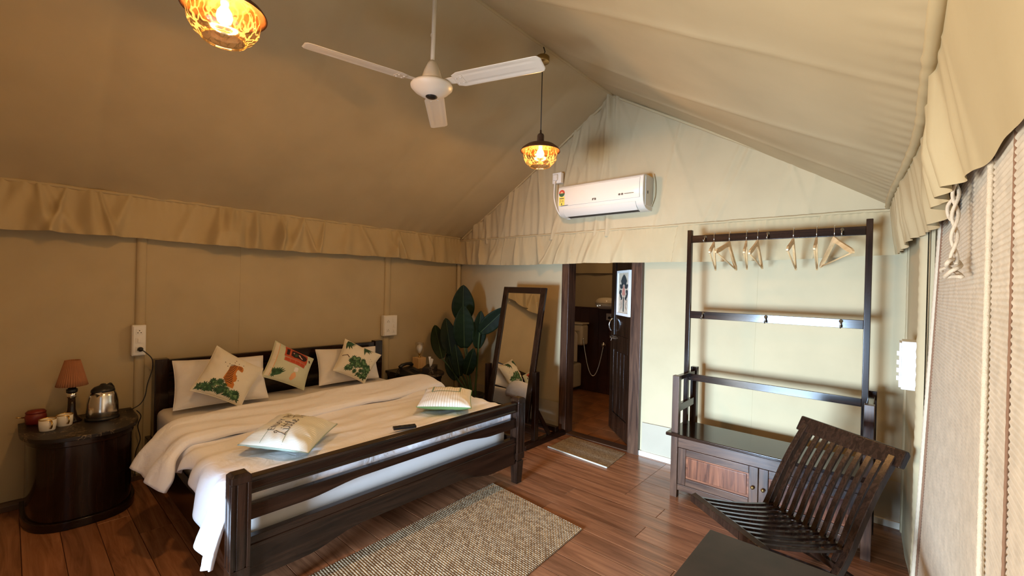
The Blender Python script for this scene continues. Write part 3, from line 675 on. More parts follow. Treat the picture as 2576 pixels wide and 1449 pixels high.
# ------------------------------------------------------------------ bed
bed = empty('bed', (-3.1, 1.63, 0), 'dark wooden double bed with slatted footboard', 'bed')
def foot_post(y0, y1):
    x0, x1 = -2.205, -2.125
    cx_, cy_ = (x0 + x1) / 2, (y0 + y1) / 2; h = (x1 - x0) / 2
    mb = MB()
    # fluted square shaft: grooves are real steps in the section
    sec = []
    g = [-1, -0.62, -0.62, -0.42, -0.42, 0.42, 0.42, 0.62, 0.62, 1]; dd = [0, 0, 1, 1, 0, 0, 1, 1, 0, 0]
    for side in range(4):
        for a, q in list(zip(g, dd))[:-1]:
            p = (a * h, -h + q * 0.006)
            for _ in range(side): p = (-p[1], p[0])
            sec.append((cx_ + p[0], cy_ + p[1]))
    mb.prism(sec, 0.235, 0.61, 'z')
    mb.box(x0, x1, y0, y1, 0.61, 0.64); mb.box(x0, x1, y0, y1, 0.185, 0.235)
    b0 = [(cx_ + sx * h, cy_ + sy * h, 0.64) for sx, sy in ((-1,-1),(1,-1),(1,1),(-1,1))]; b1 = [(cx_ + sx * (h - .012), cy_ + sy * (h - .012), 0.652) for sx, sy in ((-1,-1),(1,-1),(1,1),(-1,1))]
    mb.add(b0 + b1, [(0,1,5,4),(1,2,6,5),(2,3,7,6),(3,0,4,7),(4,5,6,7)])
    c0 = [(cx_ + sx * 0.028, cy_ + sy * 0.028, 0.0) for sx, sy in ((-1,-1),(1,-1),(1,1),(-1,1))]; c1 = [(cx_ + sx * (h - .004), cy_ + sy * (h - .004), 0.172) for sx, sy in ((-1,-1),(1,-1),(1,1),(-1,1))]
    mb.add(c0 + c1, [(3,2,1,0),(0,1,5,4),(1,2,6,5),(2,3,7,6),(3,0,4,7),(4,5,6,7)])
    mb.box(x0 + 0.012, x1 - 0.012, y0 + 0.012, y1 - 0.012, 0.165, 0.19)
    return mb.build('footboard_post', 'dark_wood_z', bed, bevel=0.002)
foot_post(0.64, 0.72); foot_post(2.545, 2.625)
MB().prism([(-2.19, 0.548), (-2.14, 0.548), (-2.135, 0.556), (-2.142, 0.565), (-2.142, 0.60), (-2.135, 0.608), (-2.14, 0.622), (-2.19, 0.622)], 0.72, 2.545, 'y').build('footboard_top_rail', 'dark_wood_y', bed, bevel=0.003)
def rail_profile(y0, y1, zt, z_thick, z_thin):
    pts = [(y0, zt), (y1, zt), (y1, z_thick)]
    L = y1 - y0
    bot = []
    for i in range(41):
        t = i / 40; e = min(t, 1 - t) * L
        k = smooth01((e - 0.25) / 0.30); bot.append((y0 + t * L, lerp(z_thick, z_thin, k)))
    return [(y0, zt)] + [(y1, zt)] + list(reversed(bot))
MB().prism(rail_profile(0.72, 2.545, 0.497, 0.428, 0.456), -2.185, -2.148, 'x').build('footboard_middle_rail', 'dark_wood_y', bed, bevel=0.003)
MB().prism(rail_profile(0.72, 2.545, 0.352, 0.155, 0.205), -2.185, -2.145, 'x').build('footboard_panel', 'dark_wood_y', bed, bevel=0.003)
MB().box(-2.15, -2.137, 0.72, 2.545, 0.30, 0.318).build('footboard_moulding', 'dark_wood_y', bed, bevel=0.004)
for y0 in (0.715, 2.53):
    MB().box(-4.165, -4.085, y0, y0 + 0.085, 0.0, 0.895).build('headboard_post', 'dark_wood_z', bed, bevel=0.004)
MB().box(-4.15, -4.10, 0.80, 2.53, 0.80, 0.885).build('headboard_top_rail', 'dark_wood_y', bed, bevel=0.006)
MB().box(-4.14, -4.115, 0.80, 2.53, 0.28, 0.80).build('headboard_panel', 'dark_wood_y', bed)
MB().box(-4.118, -4.10, 0.80, 2.53, 0.775, 0.79).build('headboard_moulding', 'dark_wood_y', bed, bevel=0.003)
for y0 in (0.665, 2.555):
    MB().box(-4.09, -2.20, y0, y0 + 0.035, 0.16, 0.345).build('side_rail', 'dark_wood_x', bed, bevel=0.004)
for k in range(9):
    x = -3.95 + k * 0.2
    MB().box(x, x + 0.07, 0.70, 2.555, 0.255, 0.275).build('bed_slat', 'dark_wood_y', bed)

# mattress under a fitted sheet: rounded, slightly soft box
def rbox(x0, x1, y0, y1, z0, z1, r, n=(20, 20, 6), puff=0.0):
    bm = bmesh.new(); bmesh.ops.create_cube(bm, size=2)
    bmesh.ops.subdivide_edges(bm, edges=bm.edges[:], cuts=11, use_grid_fill=True)
    hx, hy, hz = (x1 - x0) / 2, (y1 - y0) / 2, (z1 - z0) / 2
    for v in bm.verts:
        p = Vector((v.co.x * hx, v.co.y * hy, v.co.z * hz))
        # push grid lines towards the edges so that the rounding has verts
        for i, h in enumerate((hx, hy, hz)):
            s = v.co[i]; a = abs(s)
            p[i] = math.copysign(h * (1 - (1 - a) ** 1.8) if h > 0.3 else h * a, s)
        q = Vector((max(-hx + r, min(hx - r, p.x)), max(-hy + r, min(hy - r, p.y)), max(-hz + r, min(hz - r, p.z))))
        d = p - q
        if d.length > 1e-6:
            m_ = max(abs(d.x), abs(d.y), abs(d.z)); p = q + d.normalized() * m_
        if puff: p.z += puff * nz(p.x * 3, p.y * 3, p.z)
        v.co = p + Vector(((x0 + x1) / 2, (y0 + y1) / 2, (z0 + z1) / 2))
    mb = MB(); mb.v = [tuple(v.co) for v in bm.verts]; bm.verts.index_update(); mb.f = [tuple(v.index for v in f.verts) for f in bm.faces]; bm.free(); return mb
tag(rbox(-4.085, -2.235, 0.725, 2.54, 0.275, 0.535, 0.05, puff=0.004).build('mattress', 'sheet', smooth=True), 'thick mattress under a pale fitted sheet on the dark bed', 'mattress')

# duvet: one continuous quilt, turned back at the head end, hanging over the near side and the foot
EY = 0.70                                   # bed edge on the near side
def drape_y(y, z0, edge=EY, r=0.05, slope=0.10):
    """unrolled y -> (y,z, ny,nz): rounds over the near edge and hangs"""
    if y >= edge: return y, z0, 0.0, 1.0
    d = edge - y; am = PI / 2 - slope
    if d < r * am:
        a = d / r; return edge - r * math.sin(a), z0 - r * (1 - math.cos(a)), -math.sin(a), math.cos(a)
    e = d - r * am
    return edge - r * math.sin(am) - e * math.cos(am), z0 - r * (1 - math.cos(am)) - e * math.sin(am), -math.sin(am), math.cos(am)
def drape_right(y, z0, edge=2.555, r=0.045):
    d = y - edge; a = min(d / r, PI / 2 - 0.05); e = max(0, d - r * a)
    return edge + r * math.sin(a) + e * 0.05, z0 - r * (1 - math.cos(a)) - e, math.sin(a), math.cos(a)
def hang(x):      # how far the near side hangs, by x
    a = 0.15 * smooth01((-2.70 - x) / 0.25)                  # under the turned-back part
    b = 0.075 + 0.30 * smooth01((x + 2.80) / 0.58) 
    return max(a, 0) * 0.6 + b if x < -2.2 else b
XFOOT = -2.225
def duvet_pt(u, v):
    # u: head -> foot (unrolled past the foot), v: near hem -> far side
    s = lerp(-3.12, XFOOT + 0.115, u)
    y0 = EY - hang(min(s, XFOOT)); y = lerp(y0, 2.62, v)
    z0 = 0.562
    x = s; dz = 0; nx = 0.0
    if s > XFOOT - 0.04 and y > EY:
        rr = 0.04; d = s - (XFOOT - 0.04); a = min(d / rr, PI / 2); e = max(0, d - rr * PI / 2)
        x = XFOOT - 0.04 + rr * math.sin(a); dz = -(rr * (1 - math.cos(a)) + e * (1 + 0.25 * nz(y * 2, 3))); nx = math.sin(a)
    elif s > XFOOT - 0.04:
        x = XFOOT - 0.04 + (s - XFOOT + 0.04) * 0.25
    if y > 2.555: py, pz, ny, nzz = drape_right(y, z0)
    else: py, pz, ny, nzz = drape_y(y, z0, r=0.06, slope=0.18 + 0.10 * nz(s * 6, 2))
    w = 0.016 * nz(s * 3.0, y * 2.2, 1) + 0.009 * nz(s * 8, y * 4, 2)
    w += 0.020 * (0.30 - abs(nz(s * 4.2 + 0.4 * y, y * 2.0, 11))) + 0.012 * (0.25 - abs(nz(s * 9, y * 3.2 + s, 13)))
    # long soft creases running towards the near foot corner
    g = (s + 2.2) * 0.75 + (y - 0.7) * 0.30
    w += 0.006 * math.sin(g * 38 + 4 * nz(s * 2, y * 2, 5)) * smooth01((1.5 - y) / 0.8)
    w += 0.004 * math.sin((s * 46) + 5 * nz(y * 1.5, s * 3, 8)) * smooth01((y - 0.9) / 0.5)
    if y < EY: w += (0.016 * math.sin(s * 42 + 3 * nz(s * 4, y * 3)) + 0.012 * nz(s * 9, y * 3, 6)) * smooth01((EY - y) / 0.12)
    return (x + nx * w, py + ny * w, max(pz + dz + nzz * w * (1 - nx), 0.03))
def roll_edge(y):       # where the turned-back band starts (head side) and ends
    t = (y - 0.70) / 1.85
    return lerp(-3.30, -3.42, t) + 0.012 * nz(y * 3, 2), lerp(-2.92, -3.08, t) + 0.025 * nz(y * 2.2, 8)
def roll_pt(u, v):
    y = lerp(0.70 - 0.235, 2.70, v)
    ye = max(0.70, min(2.55, y)); a, b = roll_edge(ye)
    if y < EY: a += 0.02 + 0.10 * (EY - y); b -= 0.05 * (EY - y) - 0.12 * smooth01((EY - y) / 0.2)
    prof = [(0.06, 0.535), (0.0, 0.548), (-0.012, 0.57), (-0.005, 0.605), (0.04, 0.638), (0.14, 0.652), (0.30, 0.645), (0.48, 0.634), (0.68, 0.626), (0.88, 0.618), (0.97, 0.606), (1.0, 0.586), (0.975, 0.570), (0.80, 0.566)]
    k = u * (len(prof) - 1); i = min(int(k), len(prof) - 2); f = k - i
    xx = lerp(a, b, lerp(prof[i][0], prof[i + 1][0], f)); h = lerp(prof[i][1], prof[i + 1][1], f) - 0.555
    if y > 2.50: py, pz, ny, nzz = drape_right(y, 0.555, 2.56, 0.05) if y > 2.56 else (y, 0.555, 0, 1)
    else: py, pz, ny, nzz = drape_y(y, 0.555, r=0.075, slope=0.75 - 0.9 * max(0, (0.70 - y)))
    end = smooth01((2.72 - y) / 0.05) if y > 2.6 else 1
    h *= 0.35 + 0.65 * end
    w = 0.014 * (0.28 - abs(nz(xx * 6, y * 2.2 + xx, 31))) + 0.010 * nz(xx * 3, y * 2.5, 21) + 0.006 * nz(xx * 9, y * 3, 22) + 0.005 * math.sin(xx * 55 + 4 * nz(y * 2, xx, 9)) * smooth01((1.9 - y) / 0.8)
    if y < EY: w += 0.014 * math.sin(xx * 36 + 3 * nz(y * 5, xx * 3)) * smooth01((EY - y) / 0.12)
    return (xx, py + ny * (h + w), pz + nzz * (h + w))
dv = MB().grid(duvet_pt, 120, 170).grid(roll_pt, 56, 180)
tag(dv.build('duvet', 'linen', smooth=True, solid=0.006), 'crumpled white duvet turned back and hanging off the bed', 'duvet')

# ------------------------------------------------------------------ pillows and cushions
class Pillow:
    """soft square cushion spanned by four corners (bottom-left, bottom-right, top-right, top-left of its face)"""
    def __init__(s, c, T, bow=0.07, seed=0, back=0.8, wr=0.006, pw=0.55):
        s.c = [Vector(p) for p in c]; s.T = T; s.bow = bow; s.seed = seed; s.back = back; s.wr = wr; s.pw = pw
        s.n = ((s.c[1] - s.c[0]).cross(s.c[3] - s.c[0])).normalized()
    def base(s, u, v):
        x = u * (1 - s.bow * (1 - v * v)); y = v * (1 - s.bow * (1 - u * u)); a, b = (x + 1) / 2, (y + 1) / 2
        return s.c[0].lerp(s.c[1], a).lerp(s.c[3].lerp(s.c[2], a), b)
    def h(s, u, v):
        e = (max(0, 1 - abs(u) ** 2.6) * max(0, 1 - abs(v) ** 2.6)) ** s.pw
        rim = max(abs(u), abs(v))
        w = s.wr * nz(u * 2.5, v * 2.5, s.seed) + s.wr * 0.6 * math.sin(math.atan2(v, u) * 14 + 5 * nz(u * 2, v * 2, s.seed + 3)) * smooth01((rim - 0.55) / 0.3) * smooth01((1 - rim) / 0.15)
        return s.T * e + w * min(1, e * 2)
    def front(s, u, v, off=0.0): return s.base(u, v) + s.n * (s.h(u, v) + off)
    def rear(s, u, v): return s.base(u, v) - s.n * s.h(-u, v) * s.back
    def build(s, name, mat, label, cat, group, matback=None, n=36, sub=0):
        g = lambda t: math.sin((t * 2 - 1) * PI / 2 * 0.999)
        mb = MB().grid(lambda a, b: s.front(g(a), g(b)), n, n)
        back = MB().grid(lambda a, b: s.rear(g(a), g(b)), n, n)
        root = empty(name, tuple(sum(s.c, Vector()) / 4), label, cat, group)
        for m_, mt, nm in ((mb, mat, 'cushion_front'), (back, matback or mat, 'cushion_back')):
            o = m_.build(nm, mt, root, smooth=True)
            uv = o.data.uv_layers.new(name='UVMap')
            for p in o.data.polygons:
                for li in p.loop_indices:
                    vi = o.data.loops[li].vertex_index; uv.data[li].uv = ((vi // (n + 1)) / n, (vi % (n + 1)) / n)
        # welt cord along the seam
        pts = []
        for k in range(80):
            t = k / 20
            u, v = [(-1 + 2 * (t % 1), -1), (1, -1 + 2 * (t % 1)), (1 - 2 * (t % 1), 1), (-1, 1 - 2 * (t % 1))][int(t) % 4]
            pts.append(s.base(u, v))
        MB().tube(pts, 0.0035, 6, closed=True).build('seam_edge', matback or mat, root, smooth=True)
        s.root = root; return root
    def prints(s, name, mat, polys, off=0.0015, label=None):
        bm = bmesh.new()
        for poly in polys:
            try: bm.faces.new([bm.verts.new((p[0], p[1], 0)) for p in poly])
            except ValueError: pass
        bmesh.ops.triangulate(bm, faces=bm.faces[:])
        for _ in range(4):
            long = [e for e in bm.edges if e.calc_length() > 0.075]
            if long: bmesh.ops.subdivide_edges(bm, edges=long, cuts=1)
            bmesh.ops.triangulate(bm, faces=[f for f in bm.faces if len(f.verts) > 3])
        mb = MB(); bm.verts.index_update(); mb.v = [tuple(s.front(v.co.x, v.co.y, off)) for v in bm.verts]; mb.f = [tuple(v.index for v in f.verts) for f in bm.faces]; bm.free()
        o = mb.build(name, mat, s.root, smooth=True)
        if len(polys) > 6: o['kind'] = 'stuff'
        return o
def rhomb(x, y, l, w, a):
    c, q = math.cos(a), math.sin(a); f = lambda p, r_: (x + p * c - r_ * q, y + p * q + r_ * c)
    return [f(0, 0), f(l * 0.35, -w / 2), f(l * 0.7, -w * 0.38), f(l, 0), f(l * 0.7, w * 0.38), f(l * 0.35, w / 2)]
def rosette(x, y, r, n, a0=0.0, w=0.35): return [rhomb(x, y, r, r * w, a0 + 2 * PI * i / n) for i in range(n)]
def stroke(pts, w, close=False):
    out = []
    for i in range(len(pts) - 1):
        a = Vector((pts[i][0], pts[i][1])); b = Vector((pts[i + 1][0], pts[i + 1][1])); d = (b - a)
        if d.length < 1e-6: continue
        n = Vector((-d.y, d.x)).normalized() * w / 2; e = d.normalized() * w * 0.3
        out.append([tuple(a - e - n), tuple(b + e - n), tuple(b + e + n), tuple(a - e + n)])
    return out

GP = 'white bed pillows'
Pillow([(-3.773, 0.764, 0.575), (-3.756, 1.376, 0.565), (-4.0, 1.415, 0.865), (-4.02, 0.804, 0.885)], 0.085, 0.05, 1).build('pillow', 'pillowcase', 'plain white pillow behind the tiger cushion, leaning on the headboard', 'pillow', GP)
Pillow([(-3.86, 1.835, 0.57), (-3.85, 2.43, 0.565), (-4.04, 2.50, 0.845), (-4.055, 1.885, 0.865)], 0.075, 0.05, 4).build('pillow', 'pillowcase', 'plain white pillow behind the palm leaf cushion, nearest the potted plant', 'pillow', GP)
GC = 'printed cushions at the headboard'
# tiger cushion
c1 = Pillow([(-3.68, 0.836, 0.722), (-3.58, 1.125, 0.572), (-3.745, 1.328, 0.80), (-3.86, 1.044, 0.995)], 0.065, 0.07, 7)
c1.build('cushion', 'cushion_cream', 'cream cushion printed with an orange tiger above dark foliage', 'cushion', GC)
rr = random.Random(4)
TIG = [(0.08, -0.56), (-0.10, -0.35), (-0.20, -0.28), (-0.19, -0.09), (-0.17, 0.11), (-0.18, 0.27), (-0.05, 0.42), (0.13, 0.49), (0.23, 0.52), (0.32, 0.47), (0.38, 0.35), (0.37, 0.25), (0.29, 0.26), (0.19, 0.30), (0.15, 0.24), (0.17, 0.07), (0.31, -0.09), (0.33, -0.23), (0.26, -0.31), (0.34, -0.39), (0.36, -0.56)]
c1.prints('tiger_print', 'print_orange', [TIG], 0.0012)
st = []
for k in range(12):
    t = k / 11; y = -0.42 + 0.80 * t; xl = -0.17 + 0.05 * math.sin(t * 5) * 0.3; xr_ = 0.27 - 0.14 * smooth01(t * 1.6)
    if t > 0.75: xr_ = 0.14
    st += stroke([(xl + 0.01, y - 0.02), ((xl + xr_) / 2 - 0.03, y + 0.05), (xr_ - 0.06, y + 0.03)], 0.026)
for k in range(3): st += stroke([(0.14 + k * 0.06, 0.47), (0.17 + k * 0.055, 0.33)], 0.018)
c1.prints('tiger_stripes_print', 'print_brown', st, 0.0022)
fol = []
TOP = [(-0.92, -0.80), (-0.79, -0.66), (-0.55, -0.46), (-0.24, -0.36), (-0.01, -0.46), (0.33, -0.56), (0.66, -0.62), (0.80, -0.80)]
def topy(x):
    for (a, b) in zip(TOP, TOP[1:]):
        if a[0] <= x <= b[0]: return lerp(a[1], b[1], (x - a[0]) / (b[0] - a[0]))
    return -0.8
for i in range(60):
    x = rr.uniform(-0.86, 0.74); y = rr.uniform(-0.90, topy(x) - 0.06); fol += rosette(x, y, rr.uniform(0.09, 0.15), 8, rr.uniform(0, 1), 0.34)
c1.prints('foliage_print', 'print_green', [p for p in fol if all(abs(q[0]) < 0.97 and abs(q[1]) < 0.97 for q in p)], 0.0030)
fol = []
for i in range(30):
    x = rr.uniform(-0.8, 0.7); fol += rosette(x, rr.uniform(-0.85, topy(x) - 0.1), 0.05, 6, rr.uniform(0, 1), 0.4)
c1.prints('foliage_light_print', 'print_green_light', fol, 0.0040)
dots = []
for (x, y) in [(-0.43, 0.39), (-0.25, 0.4), (-0.08, 0.56), (-0.06, 0.68), (0.09, 0.58), (-0.27, 0.25), (0.4, -0.17), (0.25, 0.0), (0.28, 0.60)]: dots += rosette(x, y, 0.028, 4, 0, 0.6)
c1.prints('star_print', 'print_brown', dots, 0.0015)
# window cushion
c2 = Pillow([(-3.85, 1.355, 0.722), (-3.80, 1.674, 0.568), (-3.92, 1.807, 0.805), (-4.0, 1.512, 0.983)], 0.06, 0.06, 17)
c2.build('cushion', 'cushion_sage', 'pale sage cushion printed with a red window frame', 'cushion', GC)
rect = lambda x0, x1, y0, y1: [(x0, y0), (x1, y0), (x1, y1), (x0, y1)]
c2.prints('border_print', 'cushion_cream', [rect(-0.96, -0.77, -0.92, 0.92)], 0.001)
c2.prints('border_line_print', 'print_peach', [rect(-0.79, -0.765, -0.92, 0.92)], 0.0016)
c2.prints('window_frame_print', 'print_red', [[(-0.49, 0.30), (0.70, 0.28), (0.66, 0.93), (-0.50, 0.94)]], 0.0016)
c2.prints('window_panel_print', 'print_red', [[(-0.44, 0.05), (0.63, 0.03), (0.66, 0.27), (-0.45, 0.27)]], 0.0018)
c2.prints('window_moulding_print', 'print_red_light', stroke([(-0.47, 0.90), (0.64, 0.89)], 0.035) + stroke([(-0.46, 0.34), (0.67, 0.33)], 0.03) + stroke([(-0.24, 0.36), (-0.24, 0.88)], 0.03) + stroke([(-0.43, 0.25), (0.64, 0.25)], 0.025) + stroke([(-0.42, 0.07), (0.62, 0.05)], 0.025) + sum([stroke([(x, 0.07), (x, 0.24)], 0.025) for x in (-0.42, -0.16, 0.10, 0.36, 0.61)], []), 0.0026)
c2.prints('window_shutter_print', 'print_dark', [[(-0.42, 0.42), (-0.28, 0.42), (-0.28, 0.80), (-0.42, 0.80)]], 0.0026)
c2.prints('window_opening_print', 'print_dark', [[(-0.18, 0.46), (0.0, 0.40), (0.21, 0.43), (0.38, 0.40), (0.52, 0.42), (0.63, 0.52), (0.64, 0.68), (0.56, 0.80), (0.40, 0.78), (0.26, 0.84), (0.0, 0.82), (-0.18, 0.80)]], 0.0026)
c2.prints('figure_print', 'print_pink', [[(0.16, 0.66), (0.24, 0.70), (0.30, 0.60), (0.42, 0.52), (0.40, 0.46), (0.26, 0.54)]], 0.0036)
c2.prints('figure_face_print', 'print_pink', [[(-0.12, 0.64), (-0.04, 0.70), (-0.03, 0.62)]], 0.0036)
c2.prints('figure_green_print', 'print_green', [[(-0.04, 0.58), (0.08, 0.70), (0.15, 0.58), (0.04, 0.46)]], 0.0036)
c2.prints('peach_figure_print', 'print_peach', [[(0.10, -0.80), (0.12, -0.55), (0.20, -0.42), (0.28, -0.40), (0.36, -0.58), (0.32, -0.74), (0.22, -0.86)]], 0.0016)
c2.prints('pale_figure_print', 'tissue', [[(0.18, -0.37), (0.17, -0.14), (0.28, -0.10), (0.37, -0.13), (0.37, -0.34)]], 0.0016)
pl2 = []
for i in range(9): pl2 += [rhomb(-0.62, -0.84, rr.uniform(0.34, 0.58), 0.10, R(28 + i * 11))]
pl2 += rosette(-0.56, -0.66, 0.15, 8) + rosette(-0.64, -0.84, 0.12, 8)
c2.prints('plant_print', 'print_green', pl2, 0.0016)
c2.prints('tag_print', 'print_dark', [[(0.74, 0.62), (0.80, 0.66), (0.87, 0.52), (0.80, 0.48)]], 0.0016)
# palm leaf cushion
c3 = Pillow([(-3.79, 1.925, 0.706), (-3.70, 2.185, 0.565), (-3.84, 2.445, 0.785), (-3.93, 2.110, 0.962)], 0.065, 0.07, 27)
c3.build('cushion', 'cushion_cream', 'cream cushion printed with palm fronds and a green leafy cluster', 'cushion', GC)
fr_ = []
for (bx, by, a0, n_) in [(-0.86, 0.90, -45, 6), (0.02, 0.92, -30, 6)]:
    for i in range(n_): fr_.append(rhomb(bx, by, rr.uniform(0.40, 0.60), 0.11, R(a0 - 45 + i * 16)))
c3.prints('palm_print', 'print_green', [[(max(-0.96, min(0.96, p[0])), max(-0.96, min(0.96, p[1]))) for p in q] for q in fr_], 0.0014)
cl = []; cl2 = []
for i in range(64):
    x = rr.uniform(-0.46, 0.86); hi = (0.10 if x < 0.3 else -0.05) - 0.9 * max(0, -0.25 - x); y = rr.uniform(-0.88, hi - 0.08); cl += rosette(x, y, rr.uniform(0.13, 0.18), 9, rr.uniform(0, 1), 0.42)
    if i % 2: cl2 += rosette(x, y, 0.075, 7, rr.uniform(0, 1), 0.4)
c3.prints('leaf_cluster_print', 'print_green', [p for p in cl if all(abs(q[0]) < 0.97 and abs(q[1]) < 0.97 for q in p)], 0.0014)
c3.prints('leaf_highlight_print', 'print_green_light', cl2, 0.0028)
c3.prints('branch_print', 'print_brown', stroke([(-0.92, -0.1), (-0.7, 0.02), (-0.55, -0.12)], 0.04) + sum([rosette(x, y, 0.025, 4, 0, 0.6) for (x, y) in [(0.6, -0.1), (0.7, 0.0), (0.62, 0.12), (0.72, 0.22), (0.6, 0.3)]], []), 0.0016)
# satin striped cushion with lettering, flat on the duvet
GF = 'cushions at the foot of the bed'
c4 = Pillow([(-2.235, 1.015, 0.625), (-2.56, 1.335, 0.63), (-2.875, 1.12, 0.655), (-2.575, 0.80, 0.635)], 0.070, 0.05, 37, back=0.55, wr=0.007, pw=0.5)
c4.build('cushion', 'satin_stripe', 'shiny pinstriped cushion lettered Little Things lying at the bed foot', 'cushion', GF, 'mint', n=44)
S = {'L': [[(.1, .75), (.02, .9), (.15, 1.0), (.25, .88), (.15, .45), (.0, .05), (.2, .12), (.5, .0)]], 'i': [[(.0, .5), (.08, .45), (.06, .1), (.2, .02), (.32, .2)], [(.12, .68), (.15, .72)]],
     't': [[(.2, .95), (.1, .3), (.2, .02), (.36, .2)], [(-.02, .62), (.36, .68)]], 'l': [[(.05, .3), (.25, .7), (.24, 1.0), (.12, .9), (.08, .2), (.2, .0), (.36, .2)]],
     'e': [[(.0, .25), (.25, .35), (.2, .52), (.06, .45), (.04, .12), (.2, .0), (.38, .2)]], 'T': [[(.0, .85), (.6, 1.0)], [(.35, .95), (.25, .4), (.1, .0)]],
     'h': [[(.12, 1.0), (.06, .0), (.12, .35), (.25, .5), (.32, .4), (.3, .08), (.42, .1)]], 'n': [[(.02, .5), (.05, .0), (.1, .3), (.24, .5), (.3, .35), (.3, .05), (.42, .15)]],
     'g': [[(.3, .45), (.12, .5), (.03, .25), (.15, .05), (.3, .3), (.28, -.35), (.1, -.4), (.1, -.2), (.42, .15)]], 's': [[(.28, .5), (.12, .48), (.1, .35), (.26, .2), (.2, .0), (.02, .06)]],
     'E': [[(.45, 1), (.05, 1), (.05, 0), (.45, 0)], [(.05, .5), (.4, .5)]], 'N': [[(.05, 0), (.05, 1), (.5, 0), (.5, 1)]], 'J': [[(.4, 1), (.4, .2), (.2, 0), (.05, .2)]],
     'O': [[(.25, 1), (.05, .7), (.05, .3), (.25, 0), (.45, .3), (.45, .7), (.25, 1)]], 'Y': [[(.05, 1), (.27, .5), (.5, 1)], [(.27, .5), (.27, 0)]], 'H': [[(.05, 0), (.05, 1)], [(.45, 0), (.45, 1)], [(.05, .5), (.45, .5)]],
     'K': [[(.05, 0), (.05, 1)], [(.45, 1), (.05, .45), (.45, 0)]], 'I': [[(.1, 0), (.1, 1)]], 'F': [[(.05, 0), (.05, 1), (.45, 1)], [(.05, .52), (.38, .52)]], 'B': [[(.05, 0), (.05, 1), (.35, .98), (.42, .76), (.32, .54), (.05, .52), (.38, .48), (.45, .25), (.35, .02), (.05, 0)]], ' ': [],
     'X': [[(.05, 1), (.55, 1)], [(.3, 1), (.3, 0)]]}
ADV = {'L': .5, 'i': .32, 't': .34, 'l': .34, 'e': .38, 'T': .5, 'h': .42, 'n': .42, 'g': .42, 's': .34, ' ': .4, 'J': .5, 'I': .25}
def letter(text, x, y, sx, sy, w, caps=False):
    out = []
    for ch in text:
        key = 'X' if (caps and ch == 'T') else ch
        for pl_ in S[key]: out += stroke([(x + p[0] * sx, y + p[1] * sy) for p in pl_], w)
        x += ADV.get(ch, .62) * sx
    return out
c4.prints('lettering_print', 'ink', letter('ENJOY THE', -0.62, 0.26, 0.24, 0.17, 0.018, True) + letter('Little Things', -0.72, -0.18, 0.385, 0.38, 0.021), 0.0016)
c4.prints('seam_line_print', 'print_green_frame', stroke([(-0.97, -0.14 - 0.06), (-0.45, -0.16)], 0.012) + stroke([(-0.97, 0.42), (-0.6, 0.4)], 0.012), 0.0012)
c5 = Pillow([(-2.53, 1.905, 0.632), (-2.245, 2.165, 0.632), (-2.545, 2.455, 0.655), (-2.83, 2.225, 0.655)], 0.055, 0.05, 47, back=0.85, wr=0.004, pw=0.42)
c5.build('cushion', 'beige_stripe', 'white striped cushion with green frame line and green back, beside the footboard', 'cushion', GF, 'green_piping')
c5.prints('frame_print', 'print_green_frame', stroke([(-0.62, 0.88), (-0.62, 0.0), (0.55, 0.0), (0.55, 0.88), (-0.62, 0.88)], 0.06), 0.0015)
rm = empty('remote_control', (-2.34, 1.66, 0.575), 'black remote control lying on the duvet behind the footboard', 'remote')
MB().bar((-2.36, 1.60, 0.590), (-2.30, 1.73, 0.592), 0.045, 0.016).build('remote_body', 'black_plastic', rm, bevel=0.004)
for k in range(4): MB().bar((-2.345 + 0.012 * k, 1.635 + 0.026 * k, 0.599), (-2.340 + 0.012 * k, 1.645 + 0.026 * k, 0.599), 0.02, 0.003).build('button', 'cord_black', rm)

# ------------------------------------------------------------------ bedside tables
def bedside(y0, y1, label, xf):
    t = empty('bedside_table', (-3.95, (y0 + y1) / 2, 0), label, 'side table', 'bedside tables'); 
    yc = (y0 + y1) / 2; hw = (y1 - y0) / 2
    def dshape(e, x_back=-4.185):
        pts = [(x_back, y0 - e), (x_back, y1 + e)]
        for i in range(17):
            q = lerp(PI / 2, -PI / 2, i / 16); ct, st_ = math.cos(q), math.sin(q)
            pts.append((-3.98 + (xf + e + 3.98) * math.copysign(abs(ct) ** 0.8, ct), yc + (hw + e) * math.copysign(abs(st_) ** 0.7, st_)))
        return pts
    MB().prism(dshape(0.0), 0.525, 0.55, 'z').build('table_top', 'brocade', t, bevel=0.004)
    MB().prism(dshape(-0.03), 0.05, 0.525, 'z').build('cabinet_body', 'dark_wood_z', t, bevel=0.004)
    MB().prism(dshape(-0.012), 0.0, 0.05, 'z').build('plinth', 'dark_wood_y', t, bevel=0.004)
    MB().prism(dshape(-0.022), 0.485, 0.525, 'z').build('top_moulding', 'dark_wood_y', t, bevel=0.006)
    return t
bedside(0.05, 0.60, 'dark bedside table with patterned top, holding kettle and mugs', -3.62)
bedside(2.72, 3.20, 'dark bedside table on the plant side, holding telephone and tissues', -3.62)

